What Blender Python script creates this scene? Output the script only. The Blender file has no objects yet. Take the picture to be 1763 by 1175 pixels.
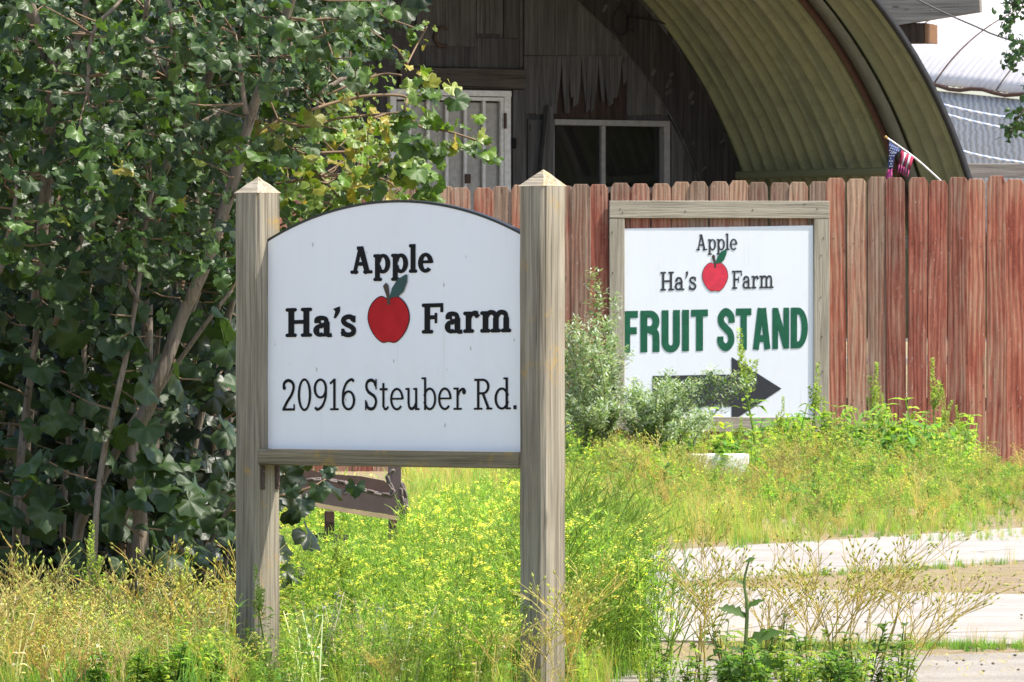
import bpy, bmesh, math, random
import numpy as np
from mathutils import Vector, Matrix
from mathutils.geometry import delaunay_2d_cdt

random.seed(7); RNG = np.random.default_rng(7)
sc = bpy.context.scene
col = sc.collection
F = 14000.0            # focal length in photograph pixels (1763 wide)
H = 0.88               # camera height
R = math.radians

# ------------------------------------------------------------------ camera, sky, sun, exposure
cam = bpy.data.cameras.new('camera'); cam.sensor_width = 36; cam.lens = F/1763*36
cam.clip_start = 0.5; cam.clip_end = 3000
cam.dof.use_dof = True; cam.dof.focus_distance = 21.5; cam.dof.aperture_fstop = 90
co = bpy.data.objects.new('camera', cam); col.objects.link(co)
co.location = (0, 0, H); co.rotation_euler = (R(90), 0, 0)
sc.camera = co
SUN_EL, SUN_AZ = 60, 105            # azimuth clockwise from +Y
w = bpy.data.worlds.new('World'); sc.world = w; w.use_nodes = True
nt = w.node_tree; bg = nt.nodes['Background']
sky = nt.nodes.new('ShaderNodeTexSky'); sky.sky_type = 'NISHITA'; sky.sun_disc = False
sky.sun_elevation = R(SUN_EL); sky.sun_rotation = R(SUN_AZ); sky.dust_density = 2.0; sky.air_density = 1.0
nt.links.new(sky.outputs[0], bg.inputs[0]); bg.inputs[1].default_value = 0.15
sl = bpy.data.lights.new('sun', 'SUN'); sl.energy = 3.6; sl.angle = R(0.5); sl.color = (1, .95, .86)
so = bpy.data.objects.new('sun', sl); col.objects.link(so)
ts = Vector((math.sin(R(SUN_AZ))*math.cos(R(SUN_EL)), math.cos(R(SUN_AZ))*math.cos(R(SUN_EL)), math.sin(R(SUN_EL))))
so.rotation_euler = ts.to_track_quat('Z', 'Y').to_euler(); so.location = (0, 0, 30)
sc.view_settings.view_transform = 'Standard'; sc.view_settings.look = 'None'
sc.view_settings.exposure = 1.12; sc.view_settings.gamma = 1

sc.cycles.max_bounces = 6; sc.cycles.diffuse_bounces = 3; sc.cycles.glossy_bounces = 2; sc.cycles.transmission_bounces = 4; sc.cycles.transparent_max_bounces = 6
sc.cycles.caustics_reflective = False; sc.cycles.caustics_refractive = False
# ------------------------------------------------------------------ helpers
def P(px, py, D):
    return Vector(((px-881.5)/F*D, D, H-(py-587.5)/F*D))
def G(px, py):
    D = F*H/(py-587.5); return Vector(((px-881.5)/F*D, D, 0))

WM = {}
def link(o, parent=None, M=None):
    col.objects.link(o)
    if M is None: M = Matrix()
    WM[o] = M
    if parent is not None:
        o.parent = parent; o.matrix_basis = WM[parent].inverted() @ M
    else: o.matrix_basis = M
    return o
def tag(o, label=None, cat=None, group=None, kind=None):
    if label: o['label'] = label
    if cat: o['category'] = cat
    if group: o['group'] = group
    if kind: o['kind'] = kind
    return o
def empty(name, loc, label, cat, group=None, rz=0):
    o = bpy.data.objects.new(name, None); o.empty_display_size = .1
    link(o, None, Matrix.Translation(loc) @ Matrix.Rotation(rz, 4, 'Z'))
    return tag(o, label, cat, group)
def mesh(name, V, Fs, smooth=False):
    me = bpy.data.meshes.new(name); me.from_pydata([tuple(v) for v in V], [], Fs)
    if smooth: me.polygons.foreach_set('use_smooth', [True]*len(me.polygons))
    me.update(); return me
def obj(name, me, mat, parent=None, M=None):
    o = bpy.data.objects.new(name, me)
    if mat is not None and len(me.materials) == 0: me.materials.append(mat)
    return link(o, parent, M)
def wobj(name, V, Fs, mat, parent=None, smooth=False):
    """world-space vertices; origin moved to the bounding-box centre"""
    A = np.array([tuple(v) for v in V]); c = (A.min(0)+A.max(0))/2
    return obj(name, mesh(name, A-c, Fs, smooth), mat, parent, Matrix.Translation(Vector(c)))
def bm_done(name, bm, smooth=False):
    bmesh.ops.recalc_face_normals(bm, faces=bm.faces)
    me = bpy.data.meshes.new(name); bm.to_mesh(me); bm.free()
    if smooth: me.polygons.foreach_set('use_smooth', [True]*len(me.polygons))
    return me
def boxmesh(name, sx, sy, sz, bev=0.003):
    bm = bmesh.new(); bmesh.ops.create_cube(bm, size=1)
    bmesh.ops.scale(bm, vec=(sx, sy, sz), verts=bm.verts)
    if bev: bmesh.ops.bevel(bm, geom=bm.edges[:], offset=min(bev, .4*min(sx, sy, sz)), segments=1, affect='EDGES')
    return bm_done(name, bm)

class Frame:
    """vertical plane: local X to the right, Y away from the viewer, Z up"""
    def __init__(s, o, rz):
        s.o = Vector(o); s.rz = rz; s.x = Vector((math.cos(rz), math.sin(rz), 0)); s.y = Vector((-math.sin(rz), math.cos(rz), 0))
        s.M = Matrix.Translation(s.o) @ Matrix.Rotation(rz, 4, 'Z')
    def uv(s, px, py, off=0):
        d = Vector(((px-881.5)/F, 1, -(py-587.5)/F)); c = Vector((0, 0, H))
        t = (s.o + s.y*off - c).dot(s.y)/d.dot(s.y); p = c+d*t
        return (p-s.o).dot(s.x), p.z-s.o.z
    def m(s, u, y, z, rot=None):
        M = s.M @ Matrix.Translation((u, y, z))
        return M @ rot if rot is not None else M
def fbox(name, fr, px0, py0, px1, py1, y0, y1, mat, parent, bev=.003, rot=0, jit=0):
    um, vm = (px0+px1)/2, (py0+py1)/2
    u0 = fr.uv(px0, vm, y0)[0]; u1 = fr.uv(px1, vm, y0)[0]; z1 = fr.uv(um, py0, y0)[1]; z0 = fr.uv(um, py1, y0)[1]
    me = boxmesh(name, abs(u1-u0), abs(y1-y0), abs(z1-z0), bev)
    return obj(name, me, mat, parent, fr.m((u0+u1)/2, (y0+y1)/2, (z0+z1)/2, Matrix.Rotation(rot, 4, 'Y')))
def fpoly(name, fr, pts, y0, y1, mat, parent, px=True):
    """polygon (pixel points) extruded between y0 (viewer side) and y1"""
    q = [fr.uv(*p, y0) for p in pts] if px else pts
    bm = bmesh.new(); a = [bm.verts.new((u, y0, z)) for u, z in q]; b = [bm.verts.new((u, y1, z)) for u, z in q]
    n = len(q); bm.faces.new(a); bm.faces.new(b[::-1])
    for i in range(n): bm.faces.new((a[i], b[i], b[(i+1) % n], a[(i+1) % n]))
    bmesh.ops.triangulate(bm, faces=[f for f in bm.faces if len(f.verts) > 4])
    cu = sum(u for u, z in q)/n; cz = sum(z for u, z in q)/n; cy = (y0+y1)/2
    bmesh.ops.translate(bm, vec=(-cu, -cy, -cz), verts=bm.verts)
    return obj(name, bm_done(name, bm), mat, parent, fr.m(cu, cy, cz))
def tube_data(pts, rads, n=8, jitter=0, cap=True):
    pts = [Vector(p) for p in pts]; V = []; Fs = []
    prev = None
    for i, p in enumerate(pts):
        t = (pts[min(i+1, len(pts)-1)]-pts[max(i-1, 0)]).normalized()
        a = prev - t*prev.dot(t) if prev is not None else t.orthogonal()
        if a.length < 1e-6: a = t.orthogonal()
        a.normalize(); prev = a; b = t.cross(a)
        r = rads[i] if hasattr(rads, '__len__') else rads
        for k in range(n):
            q = 2*math.pi*k/n; rr = r*(1+random.uniform(-jitter, jitter))
            V.append(p+(a*math.cos(q)+b*math.sin(q))*rr)
    for i in range(len(pts)-1):
        for k in range(n):
            Fs.append((i*n+k, i*n+(k+1) % n, (i+1)*n+(k+1) % n, (i+1)*n+k))
    if cap: Fs.append(tuple(range(n))[::-1]); Fs.append(tuple(len(V)-n+k for k in range(n)))
    return V, Fs
def spline(pts, m=5):
    pts = [np.array(p, float) for p in pts]; out = []
    for i in range(len(pts)-1):
        p0 = pts[max(i-1, 0)]; p1 = pts[i]; p2 = pts[i+1]; p3 = pts[min(i+2, len(pts)-1)]
        for k in range(m):
            t = k/m; out.append(.5*((2*p1)+(-p0+p2)*t+(2*p0-5*p1+4*p2-p3)*t*t+(-p0+3*p1-3*p2+p3)*t**3))
    out.append(pts[-1]); return out
def tube(name, pts, r0, r1, mat, parent=None, n=8, jitter=0, m=4):
    q = spline(pts, m) if m > 1 else pts; k = len(q)
    V, Fs = tube_data(q, [r0+(r1-r0)*i/(k-1) for i in range(k)], n, jitter)
    return wobj(name, V, Fs, mat, parent, True)

# ------------------------------------------------------------------ materials
class Mat:
    def __init__(s, name):
        s.m = bpy.data.materials.new(name); s.m.use_nodes = True; s.t = s.m.node_tree; s.t.nodes.clear()
        s.out = s.t.nodes.new('ShaderNodeOutputMaterial')
    def n(s, typ, ins=None, **pr):
        nd = s.t.nodes.new('ShaderNode'+typ)
        for k, v in pr.items(): setattr(nd, k, v)
        for k, v in (ins or {}).items():
            if isinstance(v, bpy.types.NodeSocket): s.t.links.new(v, nd.inputs[k])
            else: nd.inputs[k].default_value = v
        return nd
    def ramp(s, fac, stops, interp='LINEAR'):
        nd = s.n('ValToRGB', {0: fac}); r = nd.color_ramp; r.interpolation = interp
        while len(r.elements) < len(stops): r.elements.new(.5)
        for e, (p, c) in zip(r.elements, stops):
            e.position = p; e.color = (*c, 1) if hasattr(c, '__len__') else (c, c, c, 1)
        return nd.outputs[0]
    def mix(s, f, a, b, blend='MIX'):
        nd = s.n('Mix', data_type='RGBA', blend_type=blend)
        for k, v in ((0, f), (6, a), (7, b)):
            if isinstance(v, bpy.types.NodeSocket): s.t.links.new(v, nd.inputs[k])
            else: nd.inputs[k].default_value = (*v, 1) if hasattr(v, '__len__') else v
        return nd.outputs[2]
    def math(s, op, a, b=0.0):
        nd = s.n('Math', {0: a, 1: b}, operation=op); return nd.outputs[0]
    def coord(s, scale, kind='Object', rand=True, rot=(0, 0, 0)):
        tc = s.n('TexCoord').outputs[kind]
        if rand:
            r = s.n('ObjectInfo').outputs['Random']; r = s.math('MULTIPLY', r, 61.0)
            tc = s.n('VectorMath', {0: tc, 1: r}, operation='ADD').outputs[0]
        return s.n('Mapping', {0: tc, 'Rotation': rot, 'Scale': scale}).outputs[0]
    def noise(s, vec, scale, detail=4, rough=.6, dist=0):
        return s.n('TexNoise', {'Vector': vec, 'Scale': scale, 'Detail': detail, 'Roughness': rough, 'Distortion': dist}).outputs[0]
    def bsdf(s, color, rough=.7, bump=None, bs=.3, bd=.002, spec=.4, **kw):
        ins = {'Base Color': color if isinstance(color, bpy.types.NodeSocket) else (*color, 1), 'Roughness': rough, 'Specular IOR Level': spec}
        ins.update(kw)
        if bump is not None:
            ins['Normal'] = s.n('Bump', {'Height': bump, 'Strength': bs, 'Distance': bd}).outputs[0]
        b = s.n('BsdfPrincipled', ins); s.t.links.new(b.outputs[0], s.out.inputs[0]); s.b = b
        return s.m
def plain(name, c, rough=.6, **kw):
    m = Mat(name); v = m.coord((1, 1, 1))
    n1 = m.noise(v, 25, 5)
    c2 = m.mix(m.ramp(n1, [(.3, 0), (.75, 1)]), tuple(x*.78 for x in c), tuple(min(1, x*1.12) for x in c))
    return m.bsdf(c2, rough, n1, .15, .002, **kw)
def wood(name, dark, mid, light, axis='Z', lichen=0, grain=1.0, stain=.35, rough=.85):
    m = Mat(name); s = [28, 28, 28]; s['XYZ'.index(axis)] = 1.1
    f = [170, 170, 170]; f['XYZ'.index(axis)] = 3.0
    n1 = m.noise(m.coord(s), 1.0, 4, .65, .6); n2 = m.noise(m.coord(f), 1.0, 2, .6)
    c = m.ramp(n1, [(.25, dark), (.5, mid), (.78, light)])
    g = m.ramp(n2, [(.32, .45), (.55, 1.0)])
    c = m.mix(.75*grain, c, g, 'MULTIPLY')
    big = m.noise(m.coord((3, 3, 1.6)), 1.6, 4)
    c = m.mix(m.ramp(big, [(.45, 0), (.75, stain)]), c, tuple(x*.55 for x in dark))
    ck = [75, 75, 75]; ck['XYZ'.index(axis)] = 1.0
    n4 = m.noise(m.coord(ck), 1.0, 3, .5, .3)
    c = m.mix(m.ramp(n4, [(.66, 0), (.70, .75)]), c, tuple(x*.25 for x in dark))
    # knots
    v3 = m.coord((7, 7, 7)); 
    if axis == 'Z': v3 = m.coord((9, 9, 2.6))
    if axis == 'X': v3 = m.coord((2.6, 9, 9))
    vo = m.n('TexVoronoi', {'Vector': v3, 'Scale': 1.0}).outputs[0]
    c = m.mix(m.ramp(vo, [(.05, .8), (.11, 0)]), c, tuple(x*.45 for x in dark))
    if lichen:
        l1 = m.noise(m.coord((1, 1, 1)), 9, 6, .75); l2 = m.noise(m.coord((1, 1, 1)), 70, 3)
        lf = m.math('MULTIPLY', m.ramp(l1, [(.62-lichen*.14, 0), (.76-lichen*.14, 1)]), m.ramp(l2, [(.35, .1), (.6, .9)]))
        c = m.mix(lf, c, (.42, .25, .03))
    h = m.math('ADD', n2, n1)
    return m.bsdf(c, rough, h, .8, .005, .2)

M_post = wood('post_wood', (.17, .14, .095), (.30, .26, .19), (.40, .355, .27), 'Z', lichen=.35)
M_cap = wood('post_end_grain', (.20, .16, .11), (.38, .32, .23), (.50, .44, .34), 'X', lichen=.75)
M_rail = wood('rail_wood', (.11, .09, .055), (.22, .18, .115), (.30, .25, .17), 'X', lichen=.75)
M_frameV = wood('frame_wood_upright', (.24, .21, .16), (.36, .32, .25), (.44, .40, .32), 'Z', stain=.15, grain=.7)
M_frameH = wood('frame_wood_level', (.24, .21, .16), (.36, .32, .25), (.44, .40, .32), 'X', stain=.15, grain=.7)
M_wall = wood('dark_ply', (.040, .038, .037), (.078, .074, .071), (.12, .115, .11), 'Z', stain=.3)
M_wall2 = wood('grey_ply', (.052, .049, .047), (.105, .099, .094), (.16, .152, .145), 'Z', stain=.3)
M_wallH = wood('dark_beam', (.05, .041, .034), (.09, .075, .063), (.12, .103, .088), 'X', stain=.3)
M_redw = wood('bare_red_wood', (.025, .016, .012), (.05, .033, .026), (.085, .058, .045), 'Z')
M_beam = wood('pale_beam', (.16, .14, .125), (.25, .225, .20), (.33, .30, .27), 'X', stain=.2)
M_trim = wood('arch_trim', (.026, .023, .021), (.048, .043, .04), (.08, .073, .067), 'Z')

def picket_mat():
    m = Mat('worn_red_picket')
    rnd = m.n('ObjectInfo').outputs['Random']
    n1 = m.noise(m.coord((34, 34, 1.6)), 1.0, 5, .75, 1.2); n2 = m.noise(m.coord((190, 190, 4)), 1.0, 3, .7)
    wv = m.n('TexWave', {'Vector': m.coord((1, 1, .09)), 'Scale': 9.0, 'Distortion': 9.0, 'Detail': 2.0, 'Detail Scale': 1.2}, bands_direction='X').outputs[1]
    wood_c = m.ramp(n1, [(.25, (.16, .105, .075)), (.5, (.32, .23, .165)), (.75, (.45, .36, .28))])
    paint = m.ramp(m.noise(m.coord((11, 11, 2.2)), 1.0, 5, .7), [(.28, (.16, .036, .027)), (.5, (.30, .10, .068)), (.72, (.40, .185, .125))])
    wear = m.noise(m.coord((26, 26, 1.6)), 1.0, 5, .75, 1.5)
    patch = m.noise(m.coord((6, 6, 2.4)), 1.0, 4, .65)
    z = m.n('SeparateXYZ', {0: m.n('TexCoord').outputs['Object']}).outputs[2]
    top = m.math('MULTIPLY', m.ramp(m.math('DIVIDE', z, 2.0), [(.86, 0), (1.0, 1)]), .16)
    f = m.math('ADD', m.math('MULTIPLY', wear, .65), m.math('MULTIPLY', patch, .6))
    f = m.math('ADD', f, m.math('MULTIPLY', m.math('SUBTRACT', rnd, .47), .46)); f = m.math('ADD', f, top)
    f = m.math('ADD', f, m.math('MULTIPLY', m.math('SUBTRACT', n2, .5), .34))
    f = m.math('ADD', f, m.math('MULTIPLY', m.math('SUBTRACT', wv, .5), .14))
    c = m.mix(m.ramp(f, [(.48, 0), (.84, .92)]), paint, wood_c)
    c = m.mix(.75, c, m.ramp(n2, [(.3, .42), (.52, 1.0)]), 'MULTIPLY')
    c = m.mix(.5, c, m.ramp(wv, [(.05, .55), (.3, 1.0)]), 'MULTIPLY')
    r2 = m.math('FRACT', m.math('MULTIPLY', rnd, 17.3))
    c = m.mix(1.0, c, m.ramp(r2, [(0, (.72, .70, .70)), (.5, (1, .97, .95)), (1, (1.22, 1.12, 1.02))]), 'MULTIPLY')
    fl = m.noise(m.coord((90, 90, 30)), 1.0, 3, .6)
    c = m.mix(m.ramp(fl, [(.66, 0), (.70, .5)]), c, (.5, .43, .38))
    vo = m.n('TexVoronoi', {'Vector': m.coord((11, 11, 3.6)), 'Scale': 1.0}).outputs[0]
    c = m.mix(m.ramp(vo, [(.04, .7), (.10, 0)]), c, (.07, .025, .016))
    return m.bsdf(c, .85, m.math('ADD', n2, wv), .5, .004, .2)
M_picket = picket_mat()

def panel_mat(name, base, speck=.6):
    m = Mat(name); v = m.coord((1, 1, 1))
    n1 = m.noise(m.coord((9, 9, 1.2)), 1.0, 5); 
    c = m.mix(m.ramp(n1, [(.35, 0), (.8, .35)]), base, tuple(x*.9*y for x, y in zip(base, (1, .985, .95))))
    vo = m.n('TexVoronoi', {'Vector': m.coord((24, 24, 12)), 'Scale': 1.0, 'Randomness': 1.0}).outputs[0]
    sel = m.noise(v, 14, 2)
    s1 = m.math('MULTIPLY', m.ramp(vo, [(.055, 1), (.085, 0)]), m.ramp(sel, [(.44, 0), (.5, speck)]))
    c = m.mix(s1, c, (.28, .24, .19))
    stv = m.noise(m.coord((55, 55, 1.3)), 1.0, 3, .6); stm = m.noise(v, 3.5, 3)
    c = m.mix(m.math('MULTIPLY', m.ramp(stv, [(.6, 0), (.72, .22)]), m.ramp(stm, [(.45, 0), (.6, 1)])), c, (.42, .37, .28))
    d = m.noise(v, 6, 5, .7)
    c = m.mix(m.ramp(d, [(.55, 0), (.8, .18)]), c, (.55, .5, .42))
    return m.bsdf(c, .5, None, spec=.3)
M_panel = panel_mat('address_panel_white', (.80, .808, .812))
M_panel2 = panel_mat('fruit_panel_white', (.72, .745, .78), .15)
M_edge = plain('black_edge', (.02, .022, .022), .5)
M_black = plain('black_print', (.009, .009, .010), .6, spec=.12)
M_grey = plain('dark_grey_print', (.03, .03, .035), .5)
M_green = plain('green_print', (.018, .11, .06), .55, spec=.15)
M_red = plain('red_print', (.45, .012, .016), .6, spec=.15)
M_pinkred = plain('bright_red_print', (.62, .03, .06), .45)
M_leafp = plain('teal_leaf_print', (.01, .06, .055), .45)
M_stemp = plain('brown_print', (.05, .03, .02), .45)
M_rust = plain('rusty_iron', (.075, .042, .032), .75)
M_chain = plain('grey_chain', (.16, .125, .11), .65, Metallic=.2)
M_steel = plain('brown_steel_plate', (.085, .06, .058), .6)
M_steel_lip = plain('pale_lip', (.42, .30, .19), .6)
M_whitepaint = plain('white_paint', (.74, .72, .68), .55)
M_doorskin = plain('door_grey', (.40, .38, .34), .6)
M_bar = plain('bar_white', (.72, .70, .66), .5)
M_winframe = plain('window_frame_grey', (.30, .29, .27), .6)
M_cable = plain('black_cable', (.015, .015, .016), .6)
M_wire = plain('grey_cable', (.12, .11, .10), .6)
M_bark = wood('shrub_bark', (.12, .095, .07), (.23, .185, .145), (.33, .275, .22), 'Z', stain=.2, grain=.6)
M_twig = plain('young_twig', (.20, .13, .075), .7)
M_boxw = plain('white_carton', (.82, .80, .76), .6)
M_boxr = plain('carton_print', (.55, .08, .06), .6)

def leaf_mat(name, rough=.42, trans=.3, spec=.5, dust=.0):
    m = Mat(name)
    at = m.n('Attribute', attribute_name='Col').outputs[0]
    n1 = m.noise(m.coord((1, 1, 1), rand=False), 60, 3)
    c = m.mix(m.ramp(n1, [(.3, 0), (.7, .3)]), at, (.05, .07, .03), 'MIX') if dust else at
    if dust:
        d = m.noise(m.coord((1, 1, 1), rand=False), 9, 4)
        c = m.mix(m.ramp(d, [(.5, 0), (.8, dust)]), c, (.30, .32, .27))
    b = m.bsdf(c, rough, n1, .25, .003, spec)
    tr = m.n('BsdfTranslucent', {'Color': m.mix(1.0, c, (1.9, 2.0, .8), 'MULTIPLY')})
    mx = m.n('MixShader', {0: trans, 1: m.b.outputs[0], 2: tr.outputs[0]})
    m.t.links.new(mx.outputs[0], m.out.inputs[0]); return m.m
M_leaf = leaf_mat('shrub_leaf', .40, .26, .34, dust=.05)
M_weed = leaf_mat('weed_leaf', .6, .45, .2)
M_silver = leaf_mat('silver_leaf', .55, .25, .35)

# ------------------------------------------------------------------ templates and big joined meshes
class TB:
    def __init__(s): s.V = []; s.F = []; s.C = []; s.n = 0
    def add(s, V, Fs, c):
        V = np.asarray(V, float).reshape(-1, 3); s.V.append(V); s.F.append(np.asarray(Fs, int).reshape(-1, 3)+s.n)
        C = np.asarray(c, float); s.C.append(np.tile(C, (len(V), 1)) if C.ndim == 1 else C); s.n += len(V)
    def done(s): return np.concatenate(s.V), np.concatenate(s.F), np.concatenate(s.C)
    def ribbon(s, pts, w0, w1, c, side=None):
        pts = np.asarray(pts, float); k = len(pts)
        if side is None:
            a = random.uniform(0, 6.283); side = np.array([math.cos(a), math.sin(a), 0])
        V = []
        for i, p in enumerate(pts):
            ww = (w0+(w1-w0)*i/(k-1))/2; V += [p-side*ww, p+side*ww]
        Fs = []
        for i in range(k-1): Fs += [(2*i, 2*i+1, 2*i+3), (2*i, 2*i+3, 2*i+2)]
        s.add(V, Fs, c)
    def stalk(s, pts, r0, r1, c, n=3):
        k = len(pts); V, Q = tube_data(pts, [r0+(r1-r0)*i/(k-1) for i in range(k)], n, 0, False)
        Fs = []
        for q in Q: Fs += [(q[0], q[1], q[2]), (q[0], q[2], q[3])]
        s.add([tuple(v) for v in V], Fs, c)
    def leaf(s, p, d, L, W, c, droop=.25, nrm=None):
        p = np.asarray(p, float); d = np.asarray(d, float); d = d/np.linalg.norm(d)
        up = np.array([0, 0, 1.]) if nrm is None else nrm
        sd = np.cross(d, up); l = np.linalg.norm(sd)
        sd = np.array([1., 0, 0]) if l < 1e-3 else sd/l
        n = np.cross(sd, d)
        m = p+d*L*.45; e = p+d*L-np.array([0, 0, 1])*L*droop
        q = p+d*L*.78-np.array([0, 0, 1])*L*droop*.45
        V = [p, m-sd*W/2+n*W*.12, m-n*W*.05, m+sd*W/2+n*W*.12, q-sd*W*.3, q+sd*W*.3, e]
        s.add(V, [(0, 2, 1), (0, 3, 2), (1, 2, 4), (2, 5, 4), (2, 3, 5), (4, 5, 6)], c)
    def blob(s, p, r, c, st=1.0, d=None):
        p = np.asarray(p, float); d = np.array([0, 0, 1.]) if d is None else np.asarray(d, float)
        a = np.cross(d, [1, .3, .2]); a /= np.linalg.norm(a); b = np.cross(d, a)
        V = [p+d*r*st, p-d*r*st, p+a*r, p+b*r, p-a*r, p-b*r]
        s.add(V, [(0, 2, 3), (0, 3, 4), (0, 4, 5), (0, 5, 2), (1, 3, 2), (1, 4, 3), (1, 5, 4), (1, 2, 5)], c)

def npmesh(name, V, Fs, C=None, smooth=True):
    me = bpy.data.meshes.new(name); nv, nf = len(V), len(Fs)
    me.vertices.add(nv); me.vertices.foreach_set('co', np.asarray(V, np.float32).ravel())
    me.loops.add(nf*3); me.loops.foreach_set('vertex_index', np.asarray(Fs, np.int32).ravel())
    me.polygons.add(nf); me.polygons.foreach_set('loop_start', np.arange(0, nf*3, 3, dtype=np.int32))
    if C is not None:
        ca = me.color_attributes.new('Col', 'FLOAT_COLOR', 'POINT')
        ca.data.foreach_set('color', np.concatenate([C, np.ones((nv, 1))], 1).astype(np.float32).ravel())
    me.update(calc_edges=True); me.validate()
    if smooth: me.polygons.foreach_set('use_smooth', np.ones(nf, bool))
    return me
def rotz(a):
    c, s = math.cos(a), math.sin(a); return np.array([[c, -s, 0], [s, c, 0], [0, 0, 1.]])
def scatter(tmpl, items):
    """items: (template index, position, 3x3 matrix incl. scale, tint)"""
    Vs, Fs, Cs, n = [], [], [], 0
    for i, p, A, t in items:
        V, Fc, C = tmpl[i]; Vs.append(V @ A.T + np.asarray(p)); Fs.append(Fc+n); Cs.append(C*t); n += len(V)
    return np.concatenate(Vs), np.concatenate(Fs), np.clip(np.concatenate(Cs), 0, 1)
def stuff(name, tmpl, items, mat, label, cat, parent=None):
    V, Fs, C = scatter(tmpl, items); c = (V.min(0)+V.max(0))/2; c[2] = V[:, 2].min()
    o = obj(name, npmesh(name, V-c, Fs, C), mat, parent, Matrix.Translation(Vector(c)))
    o['kind'] = 'stuff'
    if parent is None: tag(o, label, cat)
    return o
#PART2
# ------------------------------------------------------------------ ground, driveway, hills
def ground_mat():
    m = Mat('dry_earth'); v = m.coord((1, 1, 1), rand=False)
    n1 = m.noise(v, .7, 6, .65); n2 = m.noise(v, 9, 6, .7); n3 = m.noise(v, 70, 4, .7)
    c = m.ramp(n2, [(.3, (.20, .145, .09)), (.5, (.33, .25, .165)), (.72, (.42, .34, .24))])
    c = m.mix(m.ramp(n1, [(.42, 0), (.62, .65)]), c, (.30, .25, .10))
    c = m.mix(.6, c, m.ramp(n3, [(.3, .55), (.6, 1.1)]), 'MULTIPLY')
    return m.bsdf(c, .95, m.math('ADD', n2, n3), .8, .02, .1)
def concrete_mat():
    m = Mat('bleached_concrete'); v = m.coord((1, 1, 1), rand=False)
    n1 = m.noise(v, 1.3, 6, .65); n2 = m.noise(v, 22, 5, .7); n3 = m.noise(m.coord((.4, 3, 1), rand=False), 1.5, 5)
    c = m.ramp(n1, [(.3, (.30, .265, .23)), (.6, (.37, .335, .30)), (.8, (.42, .385, .35))])
    c = m.mix(m.ramp(n3, [(.5, 0), (.72, .5)]), c, (.30, .25, .20))
    c = m.mix(.4, c, m.ramp(n2, [(.3, .7), (.6, 1.05)]), 'MULTIPLY')
    vo = m.n('TexVoronoi', {'Vector': v, 'Scale': .55}, feature='DISTANCE_TO_EDGE').outputs[0]
    c = m.mix(m.ramp(vo, [(.003, .7), (.008, 0)]), c, (.14, .11, .09))
    return m.bsdf(c, .9, n2, .3, .004, .2)
def asphalt_mat():
    m = Mat('worn_asphalt'); v = m.coord((1, 1, 1), rand=False)
    n1 = m.noise(v, 2, 5); n2 = m.noise(v, 120, 3, .8)
    c = m.ramp(n1, [(.3, (.27, .235, .195)), (.7, (.38, .34, .29))])
    c = m.mix(.8, c, m.ramp(n2, [(.3, .4), (.65, 1.15)]), 'MULTIPLY')
    return m.bsdf(c, .9, n2, .7, .006, .2)
M_ground = ground_mat(); M_conc = concrete_mat(); M_asph = asphalt_mat()
def gz(x, y):
    t = min(1, max(0, (y-55.6)/2.4)); t = t*t*(3-2*t); return .7*t
xs = sorted(set(list(np.linspace(-900, 900, 31))+list(np.linspace(-14, 14, 29))))
ys = sorted(set(list(np.linspace(-900, 2000, 30))+list(np.linspace(8, 54, 24))+list(np.linspace(55, 59, 17))+[70, 90]))
V = [(x, y, gz(x, y)) for y in ys for x in xs]; nx = len(xs)
Fs = [(j*nx+i, j*nx+i+1, (j+1)*nx+i+1, (j+1)*nx+i) for j in range(len(ys)-1) for i in range(nx-1)]
tag(obj('ground', mesh('ground', V, Fs, True), M_ground), 'bare dry earth ground', 'ground', kind='structure')

def ground_strip(name, up, lo, z, mat, label, cat, jit=.012):
    """up/lo: world (x,y) polylines left to right"""
    def res(pl, n=70):
        pl = [np.array(p[:2], float) for p in pl]; L = [0]
        for a, b in zip(pl, pl[1:]): L.append(L[-1]+np.linalg.norm(b-a))
        out = []
        for k in range(n):
            s = L[-1]*k/(n-1); i = max(j for j in range(len(pl)-1) if L[j] <= s+1e-9)
            t = (s-L[i])/(L[i+1]-L[i]); out.append(pl[i]*(1-t)+pl[i+1]*t)
        return out
    u = res(up); l = res(lo); bm = bmesh.new(); rows = []
    for k in range(len(u)):
        a = u[k]+np.array([0, random.uniform(-jit, jit)*2]); b = l[k]+np.array([0, random.uniform(-jit, jit)*2])
        rows.append([bm.verts.new((*a, -.02)), bm.verts.new((*a, z)), bm.verts.new((*((a+b)/2), z)), bm.verts.new((*b, z)), bm.verts.new((*b, -.02))])
    for r0, r1 in zip(rows, rows[1:]):
        for i in range(4): bm.faces.new((r0[i], r0[i+1], r1[i+1], r1[i]))
    bm.faces.new(rows[0])
    return tag(obj(name, bm_done(name, bm), mat), label, cat, kind='structure')
def ext(a, b, x):
    t = (x-a.x)/(b.x-a.x); p = a+(b-a)*t; return p
def line(p, q, x0, x1): a, b = G(*p), G(*q); return [ext(a, b, x0), ext(a, b, x1)]
ground_strip('driveway', line((1060, 955), (1763, 911), .2, 14), line((1150, 1004), (1763, 967), .2, 14), .006, M_conc, 'bleached concrete driveway strip farther from the road', 'driveway')
ground_strip('concrete_apron', line((1301, 1016), (1763, 1027), .25, 12), line((1260, 1108), (1763, 1113), .25, 12), .007, M_conc, 'bleached concrete apron beside the road', 'pavement')
ground_strip('road', line((1200, 1140), (1763, 1128), -4, 30), [(-4, 12), (30, 12)], .006, M_asph, 'grey asphalt road edge in the lower right corner', 'road', .02)
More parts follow.
